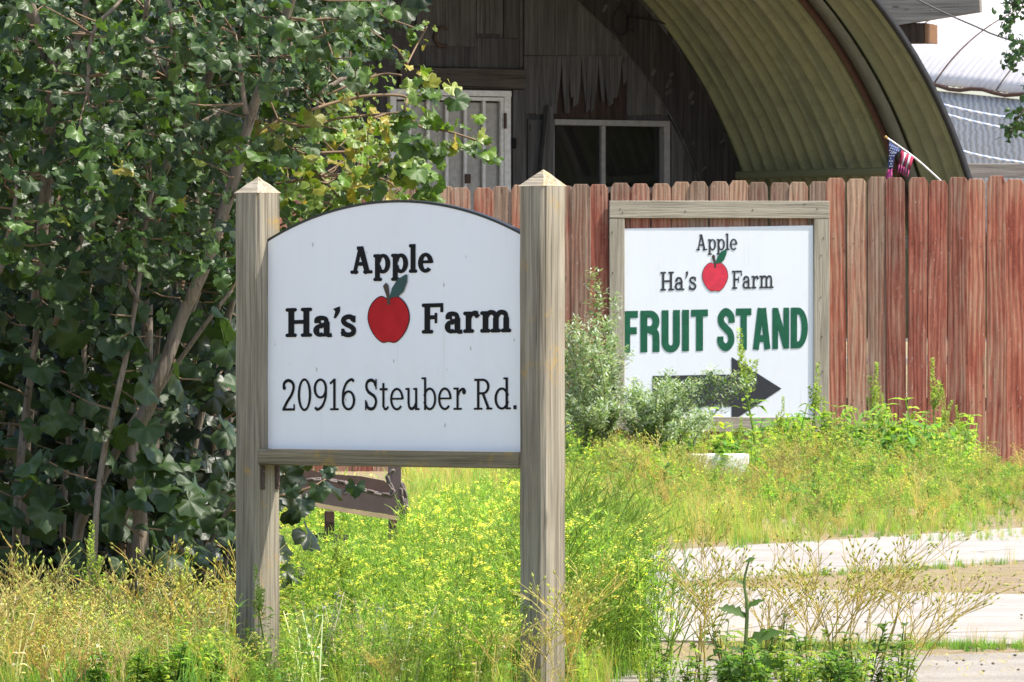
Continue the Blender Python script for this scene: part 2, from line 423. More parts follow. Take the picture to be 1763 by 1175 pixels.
# low dry hills on the camera's side (seen only mirrored in the hut window)
V = []; n = 48
for i in range(n+1):
    a = R(-150+300*i/n) - R(90)
    for r, h in ((150, -1), (190, 5+2*math.sin(i*.9)), (260, 11+3*math.sin(i*.55)), (420, 13+4*math.sin(i*.4)), (600, -1)):
        V.append((r*math.cos(a), r*math.sin(a), h))
Fs = [(i*5+k, i*5+k+1, i*5+k+6, i*5+k+5) for i in range(n) for k in range(4)]
M_hill = plain('dry_grass_hill', (.36, .27, .11), .95)
tag(obj('hills', mesh('hills', V, Fs, True), M_hill), 'low hills of dry yellow grass', 'hills', kind='structure')

# ------------------------------------------------------------------ quonset hut
TH = R(32)
hut_fr = Frame((-1.148, 62.0, .77), TH); HR = 3.78; HL = 3.0
hut = empty('quonset_hut', hut_fr.o, 'old arched metal hut with boarded dark end wall behind the fence', 'hut')
def corr_mat(name, cols, dirt, outer=False):
    m = Mat(name); uv = m.n('TexCoord').outputs['UV']
    sp = m.n('SeparateXYZ', {0: uv}).outputs
    st = m.n('CombineXYZ', {0: m.math('MULTIPLY', sp[0], 6.0), 1: m.math('MULTIPLY', sp[1], .28)}).outputs[0]
    n1 = m.noise(st, 1.6, 5, .7); n2 = m.noise(uv, 7, 6, .7); n3 = m.noise(uv, 60, 3)
    c = m.ramp(n1, [(.28, cols[0]), (.45, cols[1]), (.55, cols[2]), (.72, cols[3])])
    c = m.mix(m.ramp(n2, [(.5, 0), (.75, .6)]), c, dirt)
    c = m.mix(.3, c, m.ramp(n3, [(.3, .6), (.6, 1.05)]), 'MULTIPLY')
    return m.bsdf(c, .6, n2, .15, .004, .35)
M_corr = corr_mat('olive_corrugated', [(.115, .125, .075), (.215, .23, .125), (.265, .27, .14), (.265, .25, .205)], (.09, .093, .06))
M_corr2 = corr_mat('grey_green_corrugated', [(.11, .125, .075), (.18, .195, .115), (.21, .215, .115), (.22, .215, .145)], (.09, .092, .055))
M_rib = corr_mat('grey_green_rib', [(.12, .13, .10), (.17, .185, .15), (.19, .20, .16), (.15, .15, .12)], (.10, .05, .02))
M_rustrib = plain('rust_rib', (.085, .04, .024), .85)
def arch_sheet(name, y0, y1, rad, amp, pitch, mat, a0=2, a1=178, thick=.004, step=10, nseg=56):
    """corrugated arch; y0..y1 along the hut axis (negative = towards viewer)"""
    n = max(2, int(abs(y1-y0)/pitch*step)) if amp else 2
    V = []; UVs = []; bm = bmesh.new(); uvl = bm.loops.layers.uv.new('UVMap')
    rows = []
    for j in range(n+1):
        y = y0+(y1-y0)*j/n; rr = rad+amp*math.cos(2*math.pi*(y-y0)/pitch) if amp else rad
        rows.append([(bm.verts.new((rr*math.cos(R(a0+(a1-a0)*i/nseg)), y, rr*math.sin(R(a0+(a1-a0)*i/nseg)))), (y, rad*R(a0+(a1-a0)*i/nseg))) for i in range(nseg+1)])
    for j in range(n):
        for i in range(nseg):
            q = (rows[j][i], rows[j][i+1], rows[j+1][i+1], rows[j+1][i]); f = bm.faces.new([v for v, _ in q]); f.smooth = True
            for l, (_, t) in zip(f.loops, q): l[uvl].uv = t
    bm.normal_update()
    me = bpy.data.meshes.new(name); bm.to_mesh(me); bm.free()
    o = obj(name, me, mat, hut, hut_fr.M); 
    md = o.modifiers.new('Solidify', 'SOLIDIFY'); md.thickness = thick; md.offset = 1
    return o
yr = -HL*.72                                         # where the bolted rib joins two sheets
arch_sheet('roof_sheet', .2, yr+.10, HR, .034, .163, M_corr)
arch_sheet('roof_flat_strip', yr+.13, yr, HR-.01, 0, 1, M_corr)
arch_sheet('rib_flange', yr, yr-.012, HR-.07, 0, 1, M_rustrib, thick=.06)
arch_sheet('rib_web', yr-.012, yr-.20, HR-.012, 0, 1, M_rib)
arch_sheet('roof_sheet', yr-.20, -HL, HR, .030, .163, M_corr2)
arch_sheet('edge_band', -HL, -HL-.02, HR-.025, 0, 1, M_cable, thick=.05)
arch_sheet('roof_sheet', 0.1, 6.0, HR+.06, .03, .5, M_corr2, step=6)
arch_sheet('leak_strip', yr+.3, yr-.4, HR+.05, 0, 1, M_corr2)  # added backing strip behind the rib, blocks light leaking between sheets
# roof base channel at the foot of the arch
for s, mt in ((1, M_corr2),):
    me = boxmesh('base_channel', .06, HL-.9, .06, .01)
    obj('base_channel', me, mt, hut, hut_fr.m(HR*math.cos(R(26))-.02, -HL/2+.35, HR*math.sin(R(26))-.25, None))
me = boxmesh('foundation', HR*2-.1, 8.6, .5, .02); obj('foundation', me, M_asph, hut, hut_fr.m(0, 1.6, -.252))
# end wall with door and window openings
win = (955, 208, 1153, 324); door = (672, 158, 880, 600)
def wallrect(r, off=0):
    a = hut_fr.uv(r[0], (r[1]+r[3])/2, off); b = hut_fr.uv(r[2], (r[1]+r[3])/2, off)
    t = hut_fr.uv((r[0]+r[2])/2, r[1], off); u = hut_fr.uv((r[0]+r[2])/2, r[3], off)
    return a[0], b[0], u[1], t[1]
wu0, wu1, wz0, wz1 = wallrect(win); wz0 = wz1-.62
du0, du1, dz0, dz1 = wallrect(door); dz0 = .0
arc = [((HR-.03)*math.cos(R(a)), (HR-.03)*math.sin(R(a))) for a in range(0, 181, 4)]
vs = [Vector(p) for p in arc]; fc = [list(range(len(arc)))]
for (a, b, c, d) in ((wu0, wu1, wz0, wz1), (du0, du1, .02, dz1)):
    i = len(vs); vs += [Vector(p) for p in ((a, c), (b, c), (b, d), (a, d))]; fc.append([i, i+1, i+2, i+3])
r = delaunay_2d_cdt(vs, [], fc, 0, 1e-5)
bm = bmesh.new(); bv = [bm.verts.new((p.x, 0, p.y)) for p in r[0]]
for f, og in zip(r[2], r[5]):
    if og == [0]: bm.faces.new([bv[i] for i in f])
ex = bmesh.ops.extrude_face_region(bm, geom=bm.faces[:])
bmesh.ops.translate(bm, vec=(0, .09, 0), verts=[v for v in ex['geom'] if isinstance(v, bmesh.types.BMVert)])
obj('end_wall', bm_done('end_wall', bm), M_wall, hut, hut_fr.M)
fpoly('back_wall', hut_fr, arc, 6.0, 6.1, M_wall, hut, px=False)
# boards and sheets nailed on the wall
fbox('plywood_sheet', hut_fr, 560, -140, 716, 62, -.016, -.002, M_wall, hut)
fbox('plywood_sheet', hut_fr, 717, -140, 820, 80, -.034, -.004, M_wall2, hut)
fbox('osb_patch', hut_fr, 821, -60, 866, 59, -.022, -.003, M_wall2, hut)
fbox('plywood_sheet', hut_fr, 868, -140, 894, 66, -.016, -.003, M_wall, hut)
fbox('plywood_sheet', hut_fr, 650, 64, 894, 116, -.014, -.002, M_wall, hut)
fbox('header_beam', hut_fr, 690, 118, 906, 152, -.05, -.002, M_wallH, hut)
fbox('jamb_board', hut_fr, 884, 155, 907, 420, -.04, -.002, M_wall2, hut)
fbox('jamb_board', hut_fr, 909, 206, 938, 420, -.03, -.002, M_wall, hut)
fbox('wall_batten', hut_fr, 895, -140, 901, 116, -.03, -.003, M_wall, hut)
fbox('plywood_sheet', hut_fr, 1156, 60, 1178, 420, -.012, -.002, M_wall2, hut)
fbox('plywood_sheet', hut_fr, 1179, 120, 1235, 420, -.009, -.002, M_wall, hut)
# torn plywood sheet: an upper part and hanging splinters below
sheet = fbox('torn_plywood_sheet', hut_fr, 903, -140, 1150, 98, -.03, -.012, M_wall2, hut)
fbox('plywood_backing', hut_fr, 955, 96, 1080, 206, -.010, -.003, M_redw, hut)
x = 903.0; k = 0
while x < 1150:
    wd = random.uniform(7, 13) if 955 < x < 1075 else random.uniform(15, 30)
    torn = 950 < x < 1072
    x1 = min(x+wd, 1150)
    lean = random.uniform(-5, 9) if torn else random.uniform(-.5, .5)
    e = random.uniform(-32, 0) if torn else random.uniform(-4, 2)
    b = 200+e
    g = random.uniform(1.5, 4) if torn else .3
    if torn and random.random() < .12: b = random.uniform(120, 150)
    y0 = -.03-(random.uniform(0, .018) if torn else 0)
    pts = [(x, 97), (x1, 97), (x1-g*.3+lean*.4, (97+b)/2), (x1-g+lean, b-random.uniform(0, 8)*torn), (x+g*.4+lean, b), (x+lean*.4, (97+b)/2)]
    fpoly('splinter', hut_fr, pts, y0, y0+.014, M_wall2, sheet)
    x = x1; k += 1
# arch trim board following the roof on the wall
V = []; 
for i in range(31):
    a = R(10+80*i/30)
    for rr, y in ((HR-.06, -.035), (HR-.42-.05*math.sin(i*1.7)*.2, -.035), (HR-.42-.05*math.sin(i*1.7)*.2, -.003), (HR-.06, -.003)):
        V.append((rr*math.cos(a), y, rr*math.sin(a)))
Fs = [(i*4+k, i*4+(k+1) % 4, i*4+4+(k+1) % 4, i*4+4+k) for i in range(30) for k in range(4)]
obj('arch_trim', mesh('arch_trim', V, Fs), M_trim, hut, hut_fr.M)
V, Fs = tube_data([((HR-.43)*math.cos(R(a)), -.042, (HR-.43)*math.sin(R(a))) for a in range(12, 88, 2)], .005, 5, .4)
obj('arch_moulding', mesh('arch_moulding', V, Fs), M_wall2, hut, hut_fr.M)
for j in range(18):
    a = R(random.uniform(20, 62)); rr = HR-random.uniform(.1, .36); 
    me = boxmesh('paint_flake', random.uniform(.01, .03), .003, random.uniform(.03, .09), 0)
    obj('paint_flake', me, M_wall2, hut, hut_fr.m(rr*math.cos(a), -.0375, rr*math.sin(a), Matrix.Rotation(R(random.uniform(20, 60)), 4, 'Y')))
# door
dr = fbox('security_door', hut_fr, 684, 176, 868, 560, .02, .05, M_doorskin, hut)
fbox('door_frame', hut_fr, 672, 155, 881, 165, -.05, .06, M_whitepaint, dr)
fbox('door_frame', hut_fr, 869, 165, 880, 560, -.045, .06, M_whitepaint, dr)
fbox('door_frame', hut_fr, 672, 165, 683, 560, -.045, .06, M_whitepaint, dr)
fbox('gate_rail', hut_fr, 684, 166.5, 868.5, 173, -.03, .0, M_bar, dr)
fbox('gate_stile', hut_fr, 862, 173, 868, 560, -.03, .0, M_bar, dr)
for bx in (706, 738, 770, 802, 834):
    fbox('bar', hut_fr, bx-2.6, 173, bx+2.6, 560, -.025, -.002, M_bar, dr)
fbox('lock', hut_fr, 802, 300, 811, 316, -.045, -.026, M_rust, dr)
fbox('hinge', hut_fr, 868.7, 195, 873, 222, -.06, -.046, M_rust, dr)
fbox('door_bell', hut_fr, 881, 238, 890, 256, -.06, -.041, M_black, hut, .012)
# window
def glass_mat():
    m = Mat('dusty_glass')
    fr = m.n('Fresnel', {'IOR': 1.55}).outputs[0]
    gl = m.n('BsdfGlossy', {'Color': (.95, .95, .95, 1), 'Roughness': .02}); tr = m.n('BsdfTransparent', {'Color': (.55, .57, .58, 1)})
    a = m.n('MixShader', {0: m.math('MULTIPLY', fr, 1.1), 1: tr.outputs[0], 2: gl.outputs[0]})
    df = m.n('BsdfDiffuse', {'Color': (.25, .24, .22, 1)}); nz = m.noise(m.coord((1, 1, 1)), 3, 4)
    b = m.n('MixShader', {0: m.math('MULTIPLY', nz, .09), 1: a.outputs[0], 2: df.outputs[0]})
    m.t.links.new(b.outputs[0], m.out.inputs[0]); return m.m
M_glass = glass_mat()
wn = fbox('window', hut_fr, 955, 207, 1154, 217, -.03, .07, M_winframe, hut)
fbox('frame', hut_fr, 1144, 217, 1154, 330, -.03, .07, M_winframe, wn)
fbox('frame', hut_fr, 947, 217, 955, 330, -.03, .07, M_winframe, wn)
fbox('frame', hut_fr, 955, 322, 1144, 332, -.03, .07, M_winframe, wn)
fbox('mullion', hut_fr, 1036, 217, 1043, 322, -.01, .06, M_winframe, wn)
fbox('pane', hut_fr, 955, 217, 1036.5, 322, .02, .026, M_glass, wn, 0)
fbox('pane', hut_fr, 1042, 217, 1144, 322, .04, .046, M_glass, wn, 0)
# things on the wall
lb = fpoly('leaning_board', hut_fr, [(944, 181), (951, 186), (954, 215), (951, 420), (928, 420), (932, 300)], -.10, -.055, M_wall2, None)
tag(lb, 'narrow grey board leaning beside the hut window', 'board')
def arcpts(cx, cy, rx, ry, a0, a1, n): return [(cx+rx*math.cos(R(a0+(a1-a0)*i/n)), cy-ry*math.sin(R(a0+(a1-a0)*i/n))) for i in range(n+1)]
hs = [hut_fr.m(hut_fr.uv(*p, -.045)[0], -.045, hut_fr.uv(*p, -.045)[1]).to_translation() for p in arcpts(762, 64, 13, 16, 52, 305, 16)]
V, Fs = tube_data(hs, [.016-.006*abs(i-8)/8 for i in range(17)], 6)
tag(wobj('horseshoe', V, Fs, M_rust, None, True), 'rusty horseshoe hung open to the right on the hut wall', 'horseshoe')
cl = empty('cable_coil', hut_fr.m(*[hut_fr.uv(1075, 60)[0], 0, hut_fr.uv(1075, 60)[1]]).to_translation(), 'coiled black cable hanging from the hut wall under the arch', 'cable')
lp = [hut_fr.m(hut_fr.uv(*p, -.06)[0], -.06-.01*(i % 2), hut_fr.uv(*p, -.06)[1]).to_translation() for i, p in enumerate(arcpts(1069, 37, 13, 24, 20, 380, 20))]
V, Fs = tube_data(lp, .006, 5); wobj('coil', V, Fs, M_cable, cl, True)
lp = [hut_fr.m(hut_fr.uv(*p, -.06)[0], -.06, hut_fr.uv(*p, -.06)[1]).to_translation() for p in ((1092, -60), (1090, 20), (1085, 45), (1090, 55), (1082, 34), (1110, 32), (1160, 48), (1190, 80), (1215, 140), (1240, 190), (1262, 240))]
tube('lead', lp, .006, .006, M_cable, cl, 5)
bx = fbox('plug', hut_fr, 1083, 30, 1093, 52, -.08, -.055, M_cable, cl)

# ------------------------------------------------------------------ pale second hut, timber frame, ropes, cable
ax = Vector((-.35, .937, .07)); rr_ = Vector((.937, .35, 0)); c2 = P(1890, 346, 85); c2.z = P(0, 346, 85).z
SR = 2.1
M_pale = corr_mat('pale_roof', [(.58, .52, .495), (.66, .61, .585), (.69, .645, .625), (.72, .68, .665)], (.52, .445, .40))
M_mesh = Mat('weathered_mesh_side'); _v = M_mesh.coord((1, 1, 1), rand=False)
_w = M_mesh.n('TexWave', {'Vector': M_mesh.coord((1, .6, 2.2), rand=False), 'Scale': 6.0, 'Distortion': 5.0, 'Detail': 3.0}).outputs[1]
M_mesh = M_mesh.bsdf(M_mesh.ramp(_w, [(.2, (.40, .375, .35)), (.7, (.58, .55, .52))]), .9, _w, .5, .02)
hut2 = empty('storage_tunnel', Vector((c2.x, c2.y, .7)), 'pale curved sheet-metal shed roof beyond the hut', 'shed')
def tun(name, a0, a1, s0, s1, rad, mat, n=20, ns=24, amp=0, pitch=.2):
    V = []; 
    for j in range(ns+1):
        s = s0+(s1-s0)*j/ns; q = rad+amp*math.cos(2*math.pi*s/pitch)
        for i in range(n+1):
            a = R(a0+(a1-a0)*i/n); V.append(c2+ax*s-rr_*q*math.cos(a)+Vector((0, 0, q*math.sin(a))))
    Fs = [(j*(n+1)+i, j*(n+1)+i+1, (j+1)*(n+1)+i+1, (j+1)*(n+1)+i) for j in range(ns) for i in range(n)]
    A = np.array([tuple(v) for v in V]); c = (A.min(0)+A.max(0))/2
    me = mesh(name, A-c, Fs, True); uvl = me.uv_layers.new(name='UVMap')
    for l in me.loops: 
        j, i = divmod(l.vertex_index, n+1); uvl.data[l.index].uv = (s0+(s1-s0)*j/ns, rad*R(a0+(a1-a0)*i/n))
    o = obj(name, me, mat, hut2, Matrix.Translation(Vector(c))); md = o.modifiers.new('S', 'SOLIDIFY'); md.thickness = .02; md.offset = 1
    return o
for k, s0 in enumerate((-6.2, -4.6, -3.0, -1.4, .2, 1.8, 3.4)):
    tun('roof_sheet', 34, 115, s0, s0+1.63, SR+.012*(k % 2), M_pale, ns=int(1.63/.16*6), amp=.010, pitch=.16)
    V, Fs = tube_data([c2+ax*(s0+1.62)-rr_*(SR+.03)*math.cos(R(a))+Vector((0, 0, (SR+.03)*math.sin(R(a)))) for a in range(34, 115, 3)], .012, 5)
    wobj('roof_seam', V, Fs, M_rustrib if k % 2 else M_wire, hut2, True)
tun('side_wall', -40, 33, -6.2, 5.0, SR-.06, M_mesh)
V, Fs = tube_data([c2+ax*s-rr_*(SR+.02)*math.cos(R(33.5))+Vector((0, 0, (SR+.02)*math.sin(R(33.5))+.02*math.sin(s*5))) for s in np.linspace(-6.2, 5.0, 40)], .022, 5)
wobj('eave_edge', V, Fs, M_rustrib, hut2, True)
def rope_mat():
    m = Mat('blue_white_rope'); wv = m.n('TexWave', {'Vector': m.coord((1, 1, 1), rand=False), 'Scale': 9.0, 'Distortion': .5}, bands_direction='DIAGONAL').outputs[1]
    return m.bsdf(m.ramp(wv, [(.4, (.62, .63, .68)), (.6, (.30, .36, .55))]), .7)
M_rope = rope_mat()
for a, b, lab in (((1590, 172), (1763, 207), 'highest of the blue and white ropes in front of the pale shed'),
                  ((1590, 186), (1763, 227), 'middle blue and white rope in front of the pale shed'),
                  ((1630, 253), (1763, 281), 'lowest blue and white rope, just above the fence')):
    pts = [P(a[0]+(b[0]-a[0])*t, a[1]+(b[1]-a[1])*t+6*math.sin(math.pi*t)*.6, 74) for t in (-.6, 0, .35, .7, 1, 1.8)]
    tag(tube('rope', pts, .013, .013, M_rope, None, 6), lab, 'rope', 'ropes in front of the pale shed')
tf = empty('timber_frame', P(1500, 760, 67.5), 'grey timber beam on a brown block sticking out behind the hut', 'timber')
fr2 = Frame((P(1560, 0, 67.5).x, 67.5, 0), R(-18))
fpoly('beam', fr2, [(1440, -30), (1686, -6), (1687, 21), (1548, 43), (1440, 58)], -.08, .0, M_beam, tf)
fbox('block', fr2, 1530, 40, 1592, 74, -.06, .25, M_redw, tf)
fbox('block_end', fr2, 1592.3, 41, 1597.5, 74, -.06, .25, plain('fresh_brown', (.20, .10, .045), .8), tf)
fbox('post', fr2, 1500, 74, 1540, 790, .0, .15, M_redw, tf)
fbox('shed_rail', Frame(P(1700, 300, 70), R(2)), 1560, 282, 1900, 306, -.05, .0, M_beam, tf)
pts = [P(1480, -60, 60.5), P(1580, 0, 60), P(1680, 46, 59.6), P(1763, 77, 59.2), P(2140, 190, 58)]
tag(tube('overhead_cable', pts, .007, .007, M_wire, None, 5), 'thin cable running down to the right across the white sky', 'cable')

# ------------------------------------------------------------------ fence
fr_f = Frame((0, 55, 0), R(6))
fence = empty('picket_fence', fr_f.o, 'weathered red dog-eared board fence behind the signs', 'fence')
pit = fr_f.uv(1034, 400)[0]-fr_f.uv(1000, 400)[0]
def picket_mesh(wd, ht, ch):
    t = .018; q = [(-wd/2, 0), (wd/2, 0), (wd/2, ht-ch*1.2), (wd/2-ch*.75, ht), (-wd/2+ch*.75, ht), (-wd/2, ht-ch*1.2)]
    bm = bmesh.new(); a = [bm.verts.new((u, -t/2, z)) for u, z in q]; b = [bm.verts.new((u, t/2, z)) for u, z in q]
    bm.faces.new(a); bm.faces.new(b[::-1])
    for i in range(6): bm.faces.new((a[i], b[i], b[(i+1) % 6], a[(i+1) % 6]))
    bmesh.ops.bevel(bm, geom=[e for e in bm.edges], offset=.0025, segments=1, affect='EDGES')
    return bm_done('picket', bm)
pms = [picket_mesh(pit*f, 2.0, c) for f, c in ((.982, .03), (.975, .034), (.97, .028), (.988, .026))]
for i in range(-22, 31):
    px = 1000+34*i
    u, zt = fr_f.uv(px, 319-(px-985)*.0186+random.uniform(-2.5, 2.5)*(1 if px < 1400 else 1.8))
    o = obj('picket', random.choice(pms), M_picket, fence, fr_f.m(u, random.uniform(-.006, .006), zt-2.0, Matrix.Rotation(R(random.uniform(-.45, .45)), 4, 'Y') @ Matrix.Rotation(R(random.uniform(-2.2, 2.2)), 4, 'Z')))
    for zz in (zt-.22, zt-1.0):
        pass
for zz in (.45, 1.55):
    me = boxmesh('fence_rail', 9.2, .04, .09, .004)
    obj('fence_rail', me, M_frameH, fence, fr_f.m(.55, .036, zz))
nail_me = boxmesh('nail', .008, .006, .008, .002)
for i in range(10, 31):
    u = fr_f.uv(1000+34*i, 400)[0]
    for zz in (.45, 1.55):
        for s in (-.03, .03): obj('nail', nail_me, M_rust, fence, fr_f.m(u+s, -.016, zz+random.uniform(-.03, .03)))
for i in range(22, 32):        # grey lattice strip behind the right end
    pass
#PART3
# ------------------------------------------------------------------ lettering
def quadstroke(pts, ws):
    pts = [np.array(p, float) for p in pts]; out = []; L = []; Rr = []
    for i, p in enumerate(pts):
        t = pts[min(i+1, len(pts)-1)]-pts[max(i-1, 0)]; t /= np.linalg.norm(t); n = np.array([-t[1], t[0]])
        wv = ws[i] if hasattr(ws, '__len__') else ws; L.append(p+n*wv/2); Rr.append(p-n*wv/2)
    for i in range(len(pts)-1): out.append([Rr[i], Rr[i+1], L[i+1], L[i]])
    return out
class Pen:
    def __init__(s, t, h, sl): s.t, s.h, s.s = t, h, sl
    def B(s, x0, y0, x1, y1): return [[(x0, y0), (x1, y0), (x1, y1), (x0, y1)]]
    def L(s, a, b, w): return quadstroke([a, b], w)
    def S(s, pts, w): return quadstroke(spline(pts, 5), w)
    def A(s, cx, cy, rx, ry, a0, a1, n=18):
        """arc; rx, ry to the outer edge, thick on the sides and thin on top"""
        o = []
        for i in range(n):
            q = []
            for a, k in ((a0+(a1-a0)*i/n, 1), (a0+(a1-a0)*(i+1)/n, 1), (a0+(a1-a0)*(i+1)/n, 0), (a0+(a1-a0)*i/n, 0)):
                c, d = math.cos(R(a)), math.sin(R(a)); q.append((cx+(rx-(0 if k else s.t))*c, cy+(ry-(0 if k else s.h))*d))
            o.append(q)
        return o
    def V(s, x, y0, y1): return s.B(x-s.t/2, y0, x+s.t/2, y1)
    def sf(s, x0, x1, y, up=True):
        """rounded slab serif"""
        h = s.s; y0, y1 = (y, y+h) if up else (y-h, y); r = h*.32
        return [[(x0+r, y0), (x1-r, y0), (x1, y0+r), (x1, y1-r), (x1-r, y1), (x0+r, y1), (x0, y1-r), (x0, y0+r)]]
    def glyph(s, c):
        t, h, sl = s.t, s.h, s.s; X = .70
        if c == 'A': return s.L((.17, 0), (.42, .98), h*1.15)+s.L((.43, .98), (.71, 0), t*1.05)+s.B(.28, .29, .58, .29+h)+s.sf(.0, .33, 0)+s.sf(.53, .92, 0)+s.B(.27, 1-sl, .5, 1), .92
        if c == 'p': return s.V(.17, -.28, X)+s.A(.40, .35, .30, .36, -165, 165)+s.sf(.0, .2, X, False)+s.sf(.0, .36, -.28), .70
        if c == 'l': return s.V(.17, 0, 1.03)+s.sf(.0, .2, 1.03, False)+s.sf(.0, .34, 0), .34
        if c == 'e': return s.A(.31, .35, .31, .36, 5, 318)+s.B(.1, .33, .56, .33+h*.8)+s.B(.62-t, .34, .62, .42), .62
        if c == 'H': return s.V(.2, 0, 1)+s.V(.72, 0, 1)+s.B(.2, .45, .72, .45+h)+s.sf(0, .39, 0)+s.sf(.53, .92, 0)+s.sf(0, .39, 1, False)+s.sf(.53, .92, 1, False), .92
        if c == 'a': return s.A(.24, .21, .24, .22, 40, 320)+s.V(.46, .05, .5)+s.S([(.1, .5), (.14, .61), (.28, X-h*.45), (.42, .6), (.46, .48)], h*1.15)+s.B(.2, .36, .46, .36+h*.8)+s.B(.2, .0, .44, h*.8)+s.S([(.46, .1), (.52, .04), (.64, .055)], h)+s.B(.04, .46, .04+t*1.1, .58), .64
        if c == "'": return s.S([(.12, .98), (.15, .84), (.05, .62)], [t*1.25-(t*.95)*i/10 for i in range(11)]), .22
        if c == 's': return s.S([(.44, .54), (.36, .64), (.24, .655), (.12, .6), (.1, .5), (.18, .41), (.34, .33), (.44, .23), (.42, .1), (.28, .045), (.14, .075), (.06, .17)], t*.82)+s.B(.40, .46, .40+h*.8, .69)+s.B(.02, 0.01, .02+h*.8, .26), .52
        if c == 'F': return s.V(.2, 0, 1)+s.B(.15, 1-h, .78, 1)+s.B(.2, .47, .56, .47+h)+s.sf(0, .42, 0)+s.sf(0, .3, 1, False)+s.B(.78-h*.8, .7, .78, .99)+s.B(.56-h*.7, .34, .56, .68), .80
        if c == 'r': return s.V(.19, 0, X)+s.sf(0, .39, 0)+s.sf(0, .2, X, False)+s.S([(.2, .42), (.28, .58), (.42, .655), (.52, .62)], h*1.1)+s.A(.485, .57, .085, .09, 0, 360), .58
        if c == 'm':
            o = s.sf(0, .2, X, False)
            for x in (.19, .56, .93): o += s.V(x, 0, X if x < .2 else .48)+s.sf(x-.19, x+.18, 0)
            for x in (.19, .56): o += s.S([(x, .45), (x+.1, .62), (x+.22, .655), (x+.34, .6), (x+.37, .46)], h*1.2)
            return o, 1.12
        if c == '2': return s.S([(.08, .72), (.1, .87), (.26, .955), (.44, .88), (.49, .72), (.4, .5), (.22, .28), (.08, .06)], t)+s.B(.02, 0, .54, h)+s.B(.54-h*.8, 0, .54, .2)+s.A(.1, .72, .07, .07, 0, 360, 8), .56
        if c == '0': return s.A(.28, .5, .28, .52, 0, 360, 26), .56
        if c == '1': return s.V(.2, 0, 1)+s.sf(.02, .38, 0)+s.L((.02, .84), (.2, .97), h), .40
        if c == '6': return s.A(.28, .31, .28, .32, 0, 360, 24)+s.S([(t/2, .33), (.07, .6), (.2, .86), (.4, .97), (.5, .9)], t*.9), .56
        if c == '9': return s.A(.28, .69, .28, .32, 0, 360, 24)+s.S([(.56-t/2, .67), (.49, .4), (.36, .14), (.16, .03), (.06, .1)], t*.9), .56
        if c == 'S': return s.S([(.52, .76), (.44, .9), (.3, .955), (.13, .9), (.08, .74), (.16, .6), (.3, .52), (.46, .43), (.53, .27), (.45, .1), (.3, .045), (.14, .1), (.06, .27)], t*1.05)+s.B(.5, .66, .5+h*.8, .99)+s.B(.02, .01, .02+h*.8, .33), .60
        if c == 't': return s.V(.19, .1, .86)+s.B(.02, X-h, .38, X)+s.S([(.19, .14), (.25, .045), (.35, .05), (.41, .12)], h*1.1), .42
        if c == 'u': return s.V(.15, .2, X)+s.V(.5, 0, X)+s.sf(0, .17, X, False)+s.sf(.36, .52, X, False)+s.sf(.5, .66, 0)+s.S([(.15, .24), (.19, .09), (.3, .045), (.42, .1), (.5, .25)], h*1.25), .66
        if c == 'b': return s.V(.17, 0, 1.03)+s.A(.38, .35, .30, .36, -165, 165)+s.sf(0, .2, 1.03, False), .68
        if c == 'd': return s.V(.5, 0, 1.03)+s.A(.30, .35, .30, .36, 15, 345)+s.sf(.36, .52, 1.03, False)+s.sf(.5, .67, 0), .67
        if c == 'R': return s.V(.18, 0, 1)+s.A(.36, .745, .28, .255, -90, 90)+s.B(.02, 1-h, .38, 1)+s.B(.18, .49, .38, .49+h)+s.L((.38, .5), (.6, .04), t)+s.sf(0, .36, 0)+s.sf(.5, .76, 0), .76
        if c == '.': return s.B(.02, 0, .02+t*1.25, t*1.3), .17
class Block(Pen):
    """heavy condensed capitals"""
    def glyph(s, c):
        t = .19; h = .17; s.t, s.h = t, h; W = .50
        if c == 'F': return s.B(0, 0, t, 1)+s.B(0, 1-h, .40, 1)+s.B(0, .44, .37, .44+h), .41
        if c == 'R': return s.B(0, 0, t, 1)+s.A(.26, .73, .26, .27, -90, 90)+s.B(.1, 1-h, .28, 1)+s.B(.1, .46, .28, .46+h)+s.S([(.27, .54), (.4, .46), (.425, .3), (.425, .0)], t), W+.02
        if c == 'U': return s.B(0, .22, t, 1)+s.B(W-t, .22, W, 1)+s.A(W/2, .23, W/2, .25, 180, 360), W
        if c == 'I': return s.B(0, 0, t, 1), t
        if c == 'T': return s.B(0, 1-h, .46, 1)+s.B(.23-t/2, 0, .23+t/2, 1), .46
        if c == 'S': return s.S([(.42, .66), (.40, .82), (.25, .925), (.11, .82), (.12, .66), (.25, .53), (.38, .40), (.40, .2), (.25, .075), (.1, .18), (.085, .34)], t*.98), W
        if c == 'A': return s.L((.085, 0), (.23, 1), t*.95)+s.L((.43, 0), (.30, 1), t*.95)+s.B(.13, .18, .4, .18+h)+s.B(.17, .86, .36, 1), .53
        if c == 'N': return s.B(0, 0, t*.9, 1)+s.B(W-t*.9, 0, W, 1)+[[(0, 1), (W-t*.9, 0), (W, 0), (t*.9, 1)]], W
        if c == 'D': return s.B(0, 0, t, 1)+s.A(.22, .5, .29, .5, -90, 90)+s.B(.05, 1-h, .23, 1)+s.B(.05, 0, .23, h), W+.01
